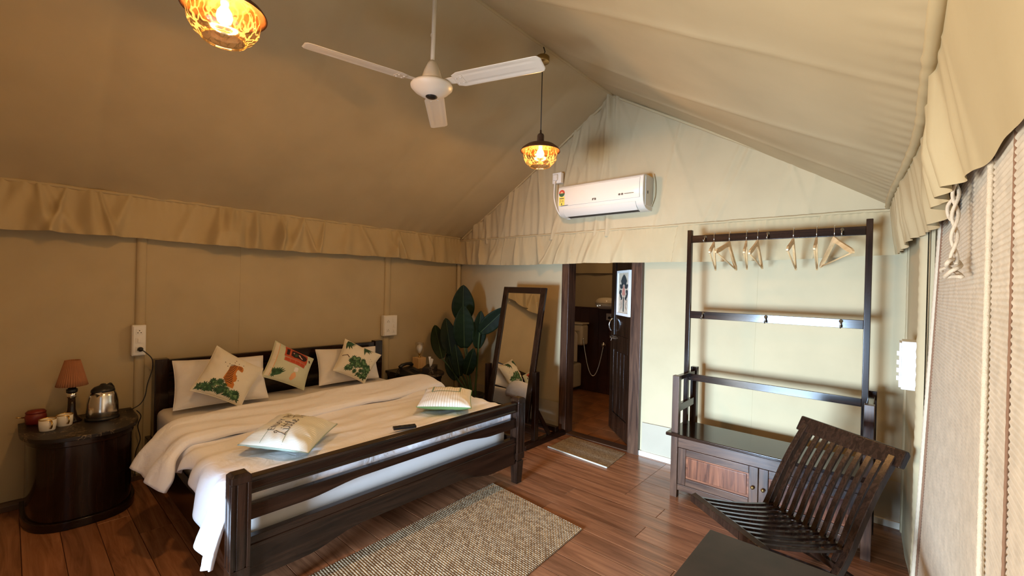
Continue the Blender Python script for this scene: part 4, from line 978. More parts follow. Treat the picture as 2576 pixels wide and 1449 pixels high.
# lamp with pleated shade
TZ = 0.55
lp = empty('table_lamp', (-4.02, 0.28, TZ), 'small bedside lamp with pleated terracotta shade beside the kettle', 'lamp')
local_build(MB().lathe([(0.05, 0), (0.052, 0.008), (0.045, 0.02), (0.028, 0.04), (0.02, 0.08), (0.018, 0.16), (0.0, 0.16)], n=24), 'lamp_base', 'dark_wood_z', lp, smooth=True)
local_build(MB().lathe([(0.018, 0.155), (0.024, 0.158), (0.024, 0.188), (0.018, 0.19)], n=20), 'collar', 'chrome', lp, smooth=True)
local_build(MB().lathe([(0.026, 0.19), (0.028, 0.195), (0.028, 0.212), (0.02, 0.216), (0.014, 0.24)], n=20), 'socket', 'black_plastic', lp, smooth=True)
def pleat(u, v):
    q = 2 * PI * u; r = lerp(0.075, 0.036, v) * (1 + 0.035 * math.sin(q * 36)); return (r * math.cos(q), r * math.sin(q), lerp(0.235, 0.40, v))
local_build(MB().grid(pleat, 288, 4), 'lamp_shade', 'lamp_shade_fabric', lp, smooth=True, solid=0.002)
# kettle
kt = empty('electric_kettle', (-3.98, 0.425, TZ), 'stainless steel electric kettle with black lid and handle', 'kettle', rz=R(150))
local_build(MB().lathe([(0.085, 0), (0.088, 0.004), (0.088, 0.018), (0.07, 0.02)], n=32), 'power_base', 'black_plastic', kt, smooth=True)
local_build(MB().lathe([(0.078, 0.018), (0.083, 0.022), (0.083, 0.06), (0.080, 0.11), (0.072, 0.155), (0.062, 0.182), (0.055, 0.186)], n=36), 'kettle_body', 'steel', kt, smooth=True)
local_build(MB().lathe([(0.062, 0.180), (0.060, 0.195), (0.045, 0.212), (0.02, 0.222), (0.012, 0.232), (0.0, 0.234)], n=28), 'lid', 'black_plastic', kt, smooth=True)
local_build(MB().tube([(0.045, 0, 0.205), (0.085, 0, 0.21), (0.115, 0, 0.185), (0.122, 0, 0.13), (0.11, 0, 0.07), (0.085, 0, 0.045)], [0.011, 0.012, 0.012, 0.011, 0.010, 0.009], 10), 'handle', 'black_plastic', kt, smooth=True)
local_build(MB().add([(-0.062, -0.018, 0.165), (-0.062, 0.018, 0.165), (-0.088, 0, 0.182), (-0.060, -0.02, 0.186), (-0.060, 0.02, 0.186), (-0.09, 0, 0.187), (-0.068, 0, 0.15)], [(3, 4, 5), (0, 3, 5, 2), (1, 2, 5, 4), (0, 2, 6), (1, 6, 2), (0, 6, 1)]), 'spout', 'steel', kt)
# mugs
def mug(loc, rz, label):
    t = empty('mug', loc, label, 'mug', 'gold trimmed white mugs', rz=R(rz))
    local_build(MB().lathe([(0.034, 0), (0.036, 0.003), (0.039, 0.03), (0.039, 0.07), (0.0365, 0.07), (0.0355, 0.03), (0.032, 0.006), (0.0, 0.006)], n=28), 'mug_body', 'ceramic', t, smooth=True)
    local_build(MB().lathe([(0.0395, 0.066), (0.0398, 0.0705), (0.0365, 0.0712), (0.036, 0.066)], n=28, cap=False), 'gold_rim', 'gold', t, smooth=True)
    local_build(MB().tube([(0.037, 0, 0.062), (0.052, 0, 0.064), (0.062, 0, 0.05), (0.060, 0, 0.032), (0.050, 0, 0.02), (0.037, 0, 0.018)], 0.0048, 8), 'handle', 'gold', t, smooth=True)
    return t
mug((-3.89, 0.168, TZ), 15, 'white mug with gold handle, the one nearer the table end')
mug((-3.95, 0.245, TZ), 15, 'white mug with gold handle, the one nearer the lamp')
rd = empty('red_pouch', (-4.10, 0.125, TZ), 'small dark red container behind the mugs', 'container')
local_build(MB().lathe([(0.03, 0), (0.038, 0.01), (0.042, 0.05), (0.036, 0.075), (0.0, 0.078)], n=18, sy=1.2), 'container_body', 'red_plastic', rd, smooth=True)
local_build(MB().lathe([(0.038, 0.07), (0.04, 0.078), (0.03, 0.09), (0.0, 0.092)], n=18, sy=1.2), 'container_lid', 'red_plastic', rd, smooth=True)
local_build(MB().tube([(0, -0.045, 0.05), (0.01, -0.07, 0.055), (0.01, -0.085, 0.06)], 0.004, 6), 'pull_tab', 'gold', rd, smooth=True)

# telephone, tissues, bulb lamp
ph = empty('telephone', (-3.80, 2.785, TZ), 'black desk telephone on the bedside table next to the tissue box', 'telephone', rz=R(15))
local_build(MB().prism([(-0.09, 0), (0.10, 0), (0.10, 0.022), (-0.06, 0.075), (-0.09, 0.075)], -0.085, 0.085, 'y'), 'phone_body', 'black_plastic', ph, bevel=0.006)
local_build(MB().tube([(-0.075, -0.095, 0.082), (-0.072, -0.07, 0.1), (-0.07, 0.0, 0.108), (-0.072, 0.07, 0.1), (-0.075, 0.095, 0.082)], [0.022, 0.019, 0.015, 0.019, 0.022], 10), 'handset', 'black_plastic', ph, smooth=True)
for i in range(3):
    for j in range(4):
        local_build(MB().box(0.0 + j * 0.022, 0.014 + j * 0.022, -0.03 + i * 0.025, -0.014 + i * 0.025, 0.055 - j * 0.0076, 0.0605 - j * 0.0076), 'key', 'cord_black', ph)
local_build(MB().tube([(-0.08 + 0.012 * math.cos(i * 1.1), -0.09 - 0.0015 * i, 0.07 - 0.0015 * i + 0.012 * math.sin(i * 1.1)) for i in range(40)], 0.0025, 5), 'coiled_cord', 'cord_black', ph, smooth=True)
ts = empty('tissue_box', (-3.77, 3.005, TZ), 'patterned dark tissue box with white tissue sticking out', 'tissue box', rz=R(40))
local_build(MB().box(-0.06, 0.06, -0.115, 0.115, 0, 0.07), 'box', 'brocade', ts, bevel=0.006)
def tiss(u, v):
    x = lerp(-0.085, 0.085, u); return (0.018 * math.sin(u * 9) * v + 0.012 * (1 - v), x * (0.55 + 0.6 * v) - 0.02 + 0.03 * v, 0.068 + v * (0.125 - 0.06 * u - 0.25 * abs(u - 0.35) * 0.1))
local_build(MB().grid(tiss, 14, 8), 'tissue', 'tissue', ts, smooth=True, solid=0.001)
eb = empty('bulb_lamp', (-4.06, 3.08, TZ), 'unlit bulb lamp on a wooden block behind the tissue box', 'lamp')
local_build(MB().box(-0.055, 0.055, -0.055, 0.055, 0, 0.12), 'wood_block', 'pine_z', eb, bevel=0.004)
local_build(MB().lathe([(0.012, 0.12), (0.015, 0.124), (0.008, 0.13), (0.008, 0.15), (0.016, 0.152), (0.016, 0.168), (0.0, 0.17)], n=16), 'lamp_holder', 'brass', eb, smooth=True)
local_build(MB().lathe([(0.014, 0.168), (0.016, 0.18), (0.03, 0.21), (0.033, 0.23), (0.026, 0.255), (0.0, 0.265)], n=20), 'bulb', 'tissue', eb, smooth=True)
local_build(MB().lathe([(0.018, 0.16), (0.045, 0.17), (0.05, 0.18), (0.05, 0.285), (0.048, 0.285), (0.048, 0.182), (0.018, 0.164)], n=28, cap=False), 'glass_shade', 'clear_glass', eb, smooth=True)
for zz in (0.262, 0.272, 0.282): local_build(MB().tube([(0.051 * math.cos(q), 0.051 * math.sin(q), zz) for q in [2 * PI * i / 28 for i in range(28)]], 0.0015, 5, closed=True), 'glass_ring', 'chrome', eb, smooth=True)

# ------------------------------------------------------------------ sockets on the canvas walls
def socket_l(y0, y1, z0, z1, label, two):
    t = empty('socket_board', (XL, (y0 + y1) / 2, z0), label, 'socket', 'white socket boards')
    x = XL + 0.01
    MB().box(x, x + 0.055, y0, y1, z0, z1).build('back_box', 'white_plastic', t, bevel=0.005)
    MB().box(x + 0.055, x + 0.063, y0 + 0.006, y1 - 0.006, z0 + 0.006, z1 - 0.006).build('face_plate', 'white_plastic', t, bevel=0.004)
    w = y1 - y0; h = z1 - z0
    cells = [(0.5, 0.78), (0.5, 0.5), (0.5, 0.22)] if not two else [(0.3, 0.72), (0.3, 0.28), (0.72, 0.75), (0.72, 0.5), (0.72, 0.25)]
    for i, (a, b) in enumerate(cells):
        cy_, cz_ = y0 + a * w, z0 + b * h; q = 0.02
        MB().box(x + 0.063, x + 0.066, cy_ - q, cy_ + q, cz_ - q, cz_ + q).build('module', 'white_plastic', t, bevel=0.002)
        if (not two and i != 1) or (two and i < 2):
            for (dy, dz) in ((0, 0.009), (-0.009, -0.006), (0.009, -0.006)):
                MB().lathe([(0.0, 0), (0.0035, 0), (0.0035, 0.002), (0, 0.002)], (x + 0.0655, cy_ + dy, cz_ + dz), 8, 'x').build('pin_hole', 'dark_gap', t)
        else:
            MB().box(x + 0.066, x + 0.071, cy_ - 0.009, cy_ + 0.009, cz_ - 0.015, cz_ + 0.015).build('switch', 'white_plastic', t, bevel=0.002)
    return t
socket_l(0.592, 0.672, 0.925, 1.15, 'tall white socket board by the kettle with black plug in it', False)
socket_l(2.668, 2.838, 0.925, 1.15, 'wide white switch and socket board beside the far headboard post', True)
kc = empty('kettle_cable', (XL + 0.08, 0.637, 0.97), 'thin black cable plugged into the socket board, drooping to the kettle table', 'cable')
MB().lathe([(0.016, 0), (0.017, 0.02), (0.012, 0.035), (0.0, 0.036)], (XL + 0.076, 0.637, 0.975), 12, 'x').build('plug', 'black_plastic', kc, smooth=True)
pts = [(XL + 0.112, 0.637, 0.975), (XL + 0.13, 0.66, 0.955), (XL + 0.12, 0.70, 0.90), (XL + 0.10, 0.705, 0.82), (XL + 0.10, 0.68, 0.72), (XL + 0.12, 0.665, 0.64), (XL + 0.12, 0.64, 0.585), (XL + 0.12, 0.60, 0.558), (XL + 0.15, 0.56, 0.556)]
def smooth_path(p, n=6):
    p = [Vector(q) for q in p]; out = []
    for i in range(len(p) - 1):
        a = p[max(i - 1, 0)]; b = p[i]; c = p[i + 1]; d = p[min(i + 2, len(p) - 1)]
        for k in range(n):
            t = k / n; out.append(0.5 * ((2 * b) + (c - a) * t + (2 * a - 5 * b + 4 * c - d) * t * t + (3 * b - a - 3 * c + d) * t ** 3))
    return out + [p[-1]]
MB().tube(smooth_path(pts), 0.0035, 6).build('cable', 'cord_black', kc, smooth=True)
MB().tube(smooth_path([(XL + 0.14, 0.615, 0.545), (XL + 0.14, 0.64, 0.50), (XL + 0.10, 0.63, 0.42), (XL + 0.10, 0.645, 0.32), (XL + 0.10, 0.62, 0.22), (XL + 0.1, 0.62, 0.06)]), 0.0035, 6).build('hanging_cable', 'cord_black', kc, smooth=True)
sb = empty('switch_box', (0.09, 3.0, 1.04), 'deep white switch box on the wall at the edge of the blind', 'socket')
MB().box(0.028, 0.098, 2.93, 3.10, 1.035, 1.275).build('back_box', 'white_plastic', sb, bevel=0.004)
MB().box(0.019, 0.028, 2.938, 3.092, 1.043, 1.267).build('face_plate', 'white_plastic', sb, bevel=0.003)
for z in (1.085, 1.125, 1.165, 1.21):
    MB().box(0.010, 0.019, 2.97, 2.99, z - 0.012, z + 0.012).build('switch', 'white_plastic', sb, bevel=0.002)

# ------------------------------------------------------------------ standing mirror, tilted back in its stand
mr = empty('standing_mirror', (-2.87, 3.42, 0), 'tall dark framed standing mirror tilted between door and plant', 'mirror')
MX0, MX1 = -3.13, -2.575
Mb = Vector((0, 3.215, 0.22)); Mt = Vector((0, 3.455, 1.495))      # bottom and top of the frame's front face
mu = (Mt - Mb).normalized(); ml = (Mt - Mb).length; mn = Vector((0, -mu.z, mu.y))     # up the frame, out of its face
def mir_box(mb, x0, x1, s0, s1, n0, n1):
    P = lambda x, s, n: Vector((x, 0, 0)) + Mb + mu * s + mn * n
    return mb.add([P(x0,s0,n0),P(x1,s0,n0),P(x1,s0,n1),P(x0,s0,n1),P(x0,s1,n0),P(x1,s1,n0),P(x1,s1,n1),P(x0,s1,n1)], [(0,3,2,1),(4,5,6,7),(0,1,5,4),(1,2,6,5),(2,3,7,6),(3,0,4,7)])
fw = 0.062
mir_box(MB(), MX0, MX0 + fw, 0, ml, -0.03, 0).build('frame_side', 'dark_wood_z', mr, bevel=0.005)
mir_box(MB(), MX1 - fw, MX1, 0, ml, -0.03, 0).build('frame_side', 'dark_wood_z', mr, bevel=0.005)
mir_box(MB(), MX0 + fw, MX1 - fw, ml - fw, ml, -0.03, 0).build('frame_top', 'dark_wood_x', mr, bevel=0.005)
mir_box(MB(), MX0 + fw, MX1 - fw, 0, fw, -0.03, 0).build('frame_bottom', 'dark_wood_x', mr, bevel=0.005)
mir_box(MB(), MX0 + fw - 0.005, MX1 - fw + 0.005, fw - 0.005, ml - fw + 0.005, -0.022, -0.012).build('mirror_pane', 'mirror_glass', mr)
mir_box(MB(), MX0 + 0.01, MX1 - 0.01, 0.01, ml - 0.01, -0.036, -0.03).build('back_board', 'dark_wood_z', mr)
for x in (MX0 + fw + 0.035, MX1 - fw - 0.035):
    P_ = Vector((x, 0, 0)) + Mb + mu * (ml - fw - 0.09) + mn * -0.011
    MB().tube([P_, P_ + mn * 0.004], 0.006, 10).build('mirror_screw', 'brass', mr, smooth=True)
for x in (MX0 - 0.035, MX1 + 0.035):
    MB().box(x - 0.022, x + 0.022, 3.255, 3.315, 0.05, 0.70).build('stand_post', 'dark_wood_z', mr, bevel=0.005)
    MB().prism([(3.12, 0.0), (3.76, 0.0), (3.76, 0.045), (3.70, 0.055), (3.18, 0.055), (3.12, 0.045)], x - 0.03, x + 0.03, 'x').build('stand_foot', 'dark_wood_y', mr, bevel=0.005)
    MB().bar((x, 3.30, 0.34), (x, 3.52, 0.05), 0.03, 0.035).build('stand_brace', 'dark_wood_y', mr, bevel=0.003)
MB().box(MX0 - 0.04, MX1 + 0.04, 3.62, 3.67, 0.052, 0.10).build('stretcher', 'dark_wood_x', mr, bevel=0.004)
MB().box(MX0 - 0.04, MX1 + 0.04, 3.27, 3.30, 0.10, 0.16).build('stretcher', 'dark_wood_x', mr, bevel=0.004)

# ------------------------------------------------------------------ plant
pt = empty('potted_plant', (-3.62, 3.50, 0), 'artificial banana plant with broad dark green leaves in the corner', 'plant')
MB().lathe([(0.10, 0), (0.105, 0.01), (0.13, 0.24), (0.14, 0.25), (0.14, 0.265), (0.125, 0.265), (0.12, 0.22), (0.0, 0.22)], (-3.62, 3.50, 0), 24).build('pot', 'pot_black', pt, smooth=True)
def leaf_(stem, base, tip, width, sag, twist, face):
    stem = Vector(stem); base = Vector(base); tip = Vector(tip); ax = (tip - base); L_ = ax.length; ax.normalize()
    fc = Vector(face).normalized(); side = ax.cross(fc).normalized(); fc = side.cross(ax).normalized()
    def fn(u, v):
        s = v; w = 1.22 * width / 2 * (math.sin(PI * min(1, s * 0.96 + 0.04)) ** 0.62) * (1 - 0.25 * s)
        a = u * 2 - 1
        p = base + ax * (L_ * s) + side * (w * a) + fc * (-sag * s * s * L_ + 0.22 * w * abs(a) + 0.0025 * math.sin(s * 40 + a * 2) * abs(a))
        return p
    o = MB().grid(fn, 10, 26).build('leaf', 'leaf_green', pt, smooth=True, solid=0.0015)
    rib = [base + ax * (L_ * s) + fc * (-sag * s * s * L_ + 0.003) for s in [i / 12 for i in range(13)]]
    MB().tube(rib, [lerp(0.0055, 0.0015, i / 12) for i in range(13)], 6).build('midrib', 'leaf_rib', o, smooth=True)
    st_ = smooth_path([stem, stem.lerp(base, 0.5) + Vector((0, 0, 0.03)), base], 6)
    MB().tube(st_, [lerp(0.011, 0.006, i / (len(st_) - 1)) for i in range(len(st_))], 8).build('leaf_stalk', 'stem_green', pt, smooth=True)
S0 = (-3.62, 3.50, 0.22)
FACE = (0.75, -0.65, 0.12)
leaf_(S0, (-3.72, 3.42, 1.08), (-3.66, 3.36, 1.50), 0.24, 0.05, 0, FACE)
leaf_((-3.60, 3.49, 0.22), (-3.62, 3.36, 0.80), (-3.55, 3.27, 1.27), 0.225, 0.05, 0, FACE)
leaf_((-3.65, 3.47, 0.22), (-3.83, 3.22, 0.67), (-4.08, 3.30, 1.04), 0.16, 0.08, 0, FACE)
leaf_((-3.63, 3.51, 0.22), (-3.80, 3.33, 0.70), (-3.88, 3.30, 1.12), 0.18, 0.05, 0, FACE)
leaf_((-3.58, 3.50, 0.22), (-3.44, 3.42, 0.98), (-3.14, 3.52, 1.27), 0.17, 0.10, 0, FACE)
leaf_((-3.59, 3.52, 0.22), (-3.50, 3.45, 0.80), (-3.45, 3.44, 1.22), 0.15, 0.06, 0, FACE)
leaf_((-3.60, 3.47, 0.22), (-3.60, 3.38, 0.50), (-3.45, 3.34, 0.80), 0.14, 0.10, 0, FACE)
leaf_((-3.64, 3.48, 0.22), (-3.74, 3.36, 0.42), (-3.84, 3.30, 0.72), 0.14, 0.10, 0, FACE)
leaf_((-3.62, 3.46, 0.22), (-3.66, 3.34, 0.48), (-3.66, 3.26, 0.84), 0.13, 0.06, 0, FACE)

# ------------------------------------------------------------------ hall stand: low cabinet with clothes rails
hsd = empty('hall_stand', (-0.645, 3.42, 0), 'dark wooden hall stand with low two-door cabinet and clothes rails', 'hall stand')
CX0, CX1, CY0, CY1 = -1.215, -0.075, 3.20, 3.62
for x in (CX0, CX1 - 0.048):
    MB().box(x, x + 0.048, CY0, CY0 + 0.048, 0, 0.88).build('front_post', 'walnut_z', hsd, bevel=0.003)
    MB().box(x, x + 0.048, CY1 - 0.048, CY1, 0, 0.90).build('back_post', 'dark_wood_z', hsd, bevel=0.003)
    MB().box(x + 0.008, x + 0.040, CY0 + 0.04, CY1 - 0.04, 0.842, 0.875).build('arm_rail', 'dark_wood_y', hsd, bevel=0.003)
    MB().box(x + 0.010, x + 0.038, CY0 + 0.04, CY1 - 0.04, 0.61, 0.665).build('side_rail', 'dark_wood_y', hsd, bevel=0.003)
    MB().box(x + 0.014, x + 0.034, CY0 + 0.04, CY1 - 0.04, 0.10, 0.44).build('side_panel', 'dark_wood_z', hsd)
MB().box(CX0 - 0.03, CX1 + 0.03, CY0 - 0.03, CY1 - 0.05, 0.445, 0.468).build('cabinet_top', 'dark_wood_x', hsd, bevel=0.005)
MB().box(CX0 + 0.048, CX1 - 0.048, CY0 + 0.008, CY0 + 0.04, 0.365, 0.445).build('top_apron', 'walnut_x', hsd, bevel=0.002)
MB().box(CX0 + 0.048, CX1 - 0.048, CY0 + 0.008, CY0 + 0.04, 0.055, 0.10).build('bottom_apron', 'walnut_x', hsd, bevel=0.003)
MB().box(CX0 + 0.03, CX1 - 0.03, CY0 + 0.04, CY1 - 0.02, 0.09, 0.105).build('cabinet_base', 'dark_wood_x', hsd)
MB().box(CX0 + 0.03, CX1 - 0.03, CY1 - 0.035, CY1 - 0.025, 0.10, 0.445).build('back_panel', 'dark_wood_x', hsd)
XM = (CX0 + CX1) / 2
for (x0, x1, kx) in ((CX0 + 0.05, XM - 0.0015, XM - 0.03), (XM + 0.0015, CX1 - 0.05, XM + 0.03)):
    z0, z1, w = 0.102, 0.363, 0.055
    y0, y1 = CY0 + 0.006, CY0 + 0.028
    d_ = MB().box(x0, x1, y0 + 0.012, y1 - 0.004, z0, z1).build('cabinet_door', 'rosewood_x', hsd)
    MB().box(x0, x0 + w, y0, y1, z0, z1).build('door_stile', 'walnut_z', d_, bevel=0.003)
    MB().box(x1 - w, x1, y0, y1, z0, z1).build('door_stile', 'walnut_z', d_, bevel=0.003)
    MB().box(x0 + w, x1 - w, y0, y1, z1 - 0.05, z1).build('door_rail', 'walnut_x', d_, bevel=0.003)
    MB().box(x0 + w, x1 - w, y0, y1, z0, z0 + 0.05).build('door_rail', 'walnut_x', d_, bevel=0.003)
    MB().box(x0 + w + 0.012, x1 - w - 0.012, y0 + 0.007, y0 + 0.016, z0 + 0.062, z1 - 0.062).build('door_panel', 'rosewood_z', d_, bevel=0.004)
    MB().lathe([(0.0, -0.024), (0.009, -0.022), (0.012, -0.014), (0.009, -0.007), (0.005, -0.004), (0.007, 0.002)], (kx, y0, 0.232), 16, 'y').build('knob', 'brass', d_, smooth=True)
UY = 3.47
for x in (-1.226, -0.146):
    MB().box(x, x + 0.034, UY - 0.017, UY + 0.017, 0.468, 1.968).build('upright', 'dark_wood_z', hsd, bevel=0.003)
for (z0, z1, nm) in ((1.870, 1.925, 'clothes_rail'), (1.290, 1.345, 'middle_rail'), (0.812, 0.862, 'lower_rail')):
    MB().box(-1.192, -0.146, UY - 0.012, UY + 0.012, z0, z1).build(nm, 'dark_wood_x', hsd, bevel=0.002)
for (xs, zc) in (((-1.092, -0.675, -0.263), 1.897), ((-1.095, -0.675, -0.257), 1.318)):
    for x in xs:
        h_ = MB().lathe([(0.011, 0.0), (0.011, 0.003), (0.006, 0.006)], (x, UY - 0.018, zc + 0.014), 12, 'y')
        h_.tube(smooth_path([(x, UY - 0.014, zc + 0.014), (x, UY - 0.03, zc + 0.005), (x, UY - 0.034, zc - 0.018), (x, UY - 0.05, zc - 0.026), (x, UY - 0.056, zc - 0.012)]), 0.0045, 8)
        h_.build('coat_hook', 'iron_hook', hsd, smooth=True)
# hangers
def hanger_parts():
    L2, dr = 0.20, 0.145
    prof = []
    top = [(-0.20, -0.150), (-0.185, -0.128), (-0.12, -0.085), (-0.06, -0.045), (-0.02, -0.012), (0.0, 0.0), (0.02, -0.012), (0.06, -0.045), (0.12, -0.085), (0.185, -0.128), (0.20, -0.150)]
    low = [(0.196, -0.160), (0.18, -0.158), (0.11, -0.115), (0.05, -0.07), (0.0, -0.04), (-0.05, -0.07), (-0.11, -0.115), (-0.18, -0.158), (-0.196, -0.160)]
    a = MB().prism(top + low, -0.006, 0.006, 'y').mesh('hanger_arms', 'pine_x')
    b = MB().tube([(-0.188, 0, -0.153), (0.188, 0, -0.153)], 0.005, 8).mesh('trouser_bar', 'pine_x', True)
    hk = [(0, 0, -0.01), (0, 0, 0.03)] + [(0.0 + 0.0, 0.018 - 0.018 * math.cos(q), 0.052 + 0.022 * math.sin(q)) for q in [lerp(0, PI * 1.15, i / 12) for i in range(13)]]
    c = MB().tube(hk, 0.002, 6).mesh('hook', 'chrome', True)
    return (('hanger_arms', a), ('trouser_bar', b), ('hook', c))
HP = hanger_parts()
HG = [(-1.029, 280, 16, 'leftmost of the seven wooden hangers, seen nearly edge on'), (-0.923, 264, 16, 'second wooden hanger from the left, turned widely open'), (-0.810, 280, 14, 'third wooden hanger from the left, the narrowest looking'),
      (-0.738, 270, 12, 'fourth wooden hanger from the left, close beside the third'), (-0.525, 271, 16, 'lone wooden hanger right of the middle coat hook'), (-0.396, 274, 16, 'sixth wooden hanger from the left, edge on beside the last'), (-0.303, 300, 10, 'rightmost wooden hanger, opened widest')]
for (x, ph_, th, lab) in HG:
    h_ = empty('clothes_hanger', (x, UY - 0.018, 1.868), lab + ', on the hall stand rail', 'hanger', 'wooden clothes hangers')
    h_.rotation_euler = (0, -R(th), R(ph_))
    for nm, me in HP:
        o = bpy.data.objects.new(nm, me); COL.objects.link(o); o.parent = h_
        if nm == 'hook' and True:
            o.rotation_euler = Matrix(h_.rotation_euler.to_matrix()).inverted().to_euler()

# ------------------------------------------------------------------ folding chair
ch = empty('folding_chair', (-0.318, 2.645, 0), 'dark slatted wooden folding chair with reclined curved back', 'chair', rz=math.atan2(-0.6, 0.8))
# local: x along the rails (image right), y backwards, z up
def slat_curve(x, pts, w, t, name, mat, bevel=0.002):
    P = smooth_path([(x, p[0], p[1]) for p in pts], 5); mb = MB(); n = len(P); o = 0
    for i, p in enumerate(P):
        d = (P[min(i + 1, n - 1)] - P[max(i - 1, 0)]).normalized(); nn = Vector((0, -d.z, d.y))
        for (sx, sn) in ((-1, -1), (1, -1), (1, 1), (-1, 1)): mb.v.append(tuple(p + Vector((sx * w / 2, 0, 0)) + nn * sn * t / 2))
    for i in range(n - 1):
        for j in range(4): mb.f.append((i * 4 + j, i * 4 + (j + 1) % 4, (i + 1) * 4 + (j + 1) % 4, (i + 1) * 4 + j))
    mb.f += [(3, 2, 1, 0), tuple((n - 1) * 4 + j for j in range(4))]
    return local_build(mb, name, mat, ch, bevel=bevel)
backc = [(-0.04, 0.265), (0.01, 0.36), (0.06, 0.47), (0.135, 0.61), (0.235, 0.755)]
for k in range(9): slat_curve(-0.188 + k * 0.047, backc, 0.026, 0.013, 'back_slat', 'chair_wood')
for s in (-1, 1):
    slat_curve(s * 0.232, [(-0.29, 0.0), (-0.20, 0.10), (-0.04, 0.285), (0.06, 0.475), (0.135, 0.61), (0.238, 0.76)], 0.034, 0.034, 'back_leg', 'chair_wood', 0.004)
local_build(MB().prism([(0.205, 0.725), (0.24, 0.715), (0.275, 0.775), (0.265, 0.795), (0.245, 0.80)], -0.278, 0.278, 'x'), 'top_rail', 'chair_wood', ch, bevel=0.006)
local_build(MB().box(-0.225, 0.225, -0.055, -0.03, 0.25, 0.28), 'lower_back_rail', 'chair_wood', ch, bevel=0.003)
seat = [(-0.45, 0.408), (-0.30, 0.375), (-0.15, 0.352), (0.03, 0.338)]
for k in range(10): slat_curve(-0.2115 + k * 0.047, seat, 0.020, 0.014, 'seat_slat', 'chair_wood')
for s in (-1, 1):
    slat_curve(s * 0.212, [(-0.43, 0.375), (-0.25, 0.30), (0.0, 0.19), (0.34, 0.0)], 0.030, 0.036, 'rear_leg', 'chair_wood', 0.004)
local_build(MB().prism([(-0.475, 0.372), (-0.43, 0.372), (-0.43, 0.405), (-0.445, 0.42), (-0.475, 0.41)], -0.255, 0.24, 'x'), 'seat_front_rail', 'chair_wood', ch, bevel=0.005)
local_build(MB().box(-0.22, 0.22, -0.26, -0.235, 0.055, 0.085), 'stretcher', 'chair_wood', ch, bevel=0.003)
local_build(MB().box(-0.205, 0.205, 0.225, 0.25, 0.06, 0.09), 'stretcher', 'chair_wood', ch, bevel=0.003)

# ------------------------------------------------------------------ low dark table in the foreground
tb = empty('side_table', (-0.28, 1.55, 0), 'low plain dark brown table in front of the folding chair', 'table')
MB().box(-0.567, 0.03, 1.18, 1.955, 0.475, 0.50).build('table_top', 'table_top', tb, bevel=0.003)
for (x, y) in ((-0.55, 1.20), (-0.02, 1.20), (-0.55, 1.90), (-0.02, 1.90)): MB().box(x, x + 0.045, y, y + 0.045, 0, 0.475).build('leg', 'dark_wood_z', tb, bevel=0.003)
MB().box(-0.535, 0.01, 1.225, 1.245, 0.40, 0.475).build('apron', 'dark_wood_x', tb); MB().box(-0.535, 0.01, 1.895, 1.915, 0.40, 0.475).build('apron', 'dark_wood_x', tb)
MB().box(-0.535, -0.515, 1.22, 1.92, 0.40, 0.475).build('apron', 'dark_wood_y', tb); MB().box(-0.01, 0.01, 1.22, 1.92, 0.40, 0.475).build('apron', 'dark_wood_y', tb)

# ------------------------------------------------------------------ ceiling fan
FXc, FYc, FZc = -2.095, 1.632, 2.685
fn_ = empty('ceiling_fan', (FXc, FYc, 2.6), 'cream three-bladed ceiling fan hanging from the ridge', 'fan')
MB().tube([(FXc, FYc, 2.80), (XC - 0.012, FYc, RIDGE)], 0.0125, 14).build('down_rod', 'fan_white', fn_, smooth=True)
MB().lathe([(0.0135, 0.0), (0.015, 0.004), (0.015, 0.012), (0.0135, 0.016)], (FXc, FYc, 2.965), 14).build('rod_joint', 'fan_white', fn_, smooth=True)
MB().lathe([(0.06, 0.0), (0.058, 0.02), (0.046, 0.06), (0.028, 0.10), (0.018, 0.115), (0.0, 0.116)], (FXc, FYc, 2.705), 24).build('canopy_cup', 'fan_white', fn_, smooth=True)
MB().lathe([(0.05, 0.03), (0.058, 0.028), (0.058, 0.0), (0.05, -0.002)], (FXc, FYc, 2.685), 24).build('motor_collar', 'brass', fn_, smooth=True)
MB().lathe([(0.03, 0.0), (0.06, 0.006), (0.10, 0.03), (0.122, 0.052), (0.124, 0.062), (0.115, 0.072), (0.08, 0.082), (0.0, 0.085)], (FXc, FYc, 2.61), 36).build('motor_housing', 'fan_white', fn_, smooth=True)
MB().lathe([(0.0, -0.006), (0.022, -0.004), (0.034, 0.002), (0.036, 0.010)], (FXc, FYc, 2.606), 20).build('bottom_cap', 'black_plastic', fn_, smooth=True)
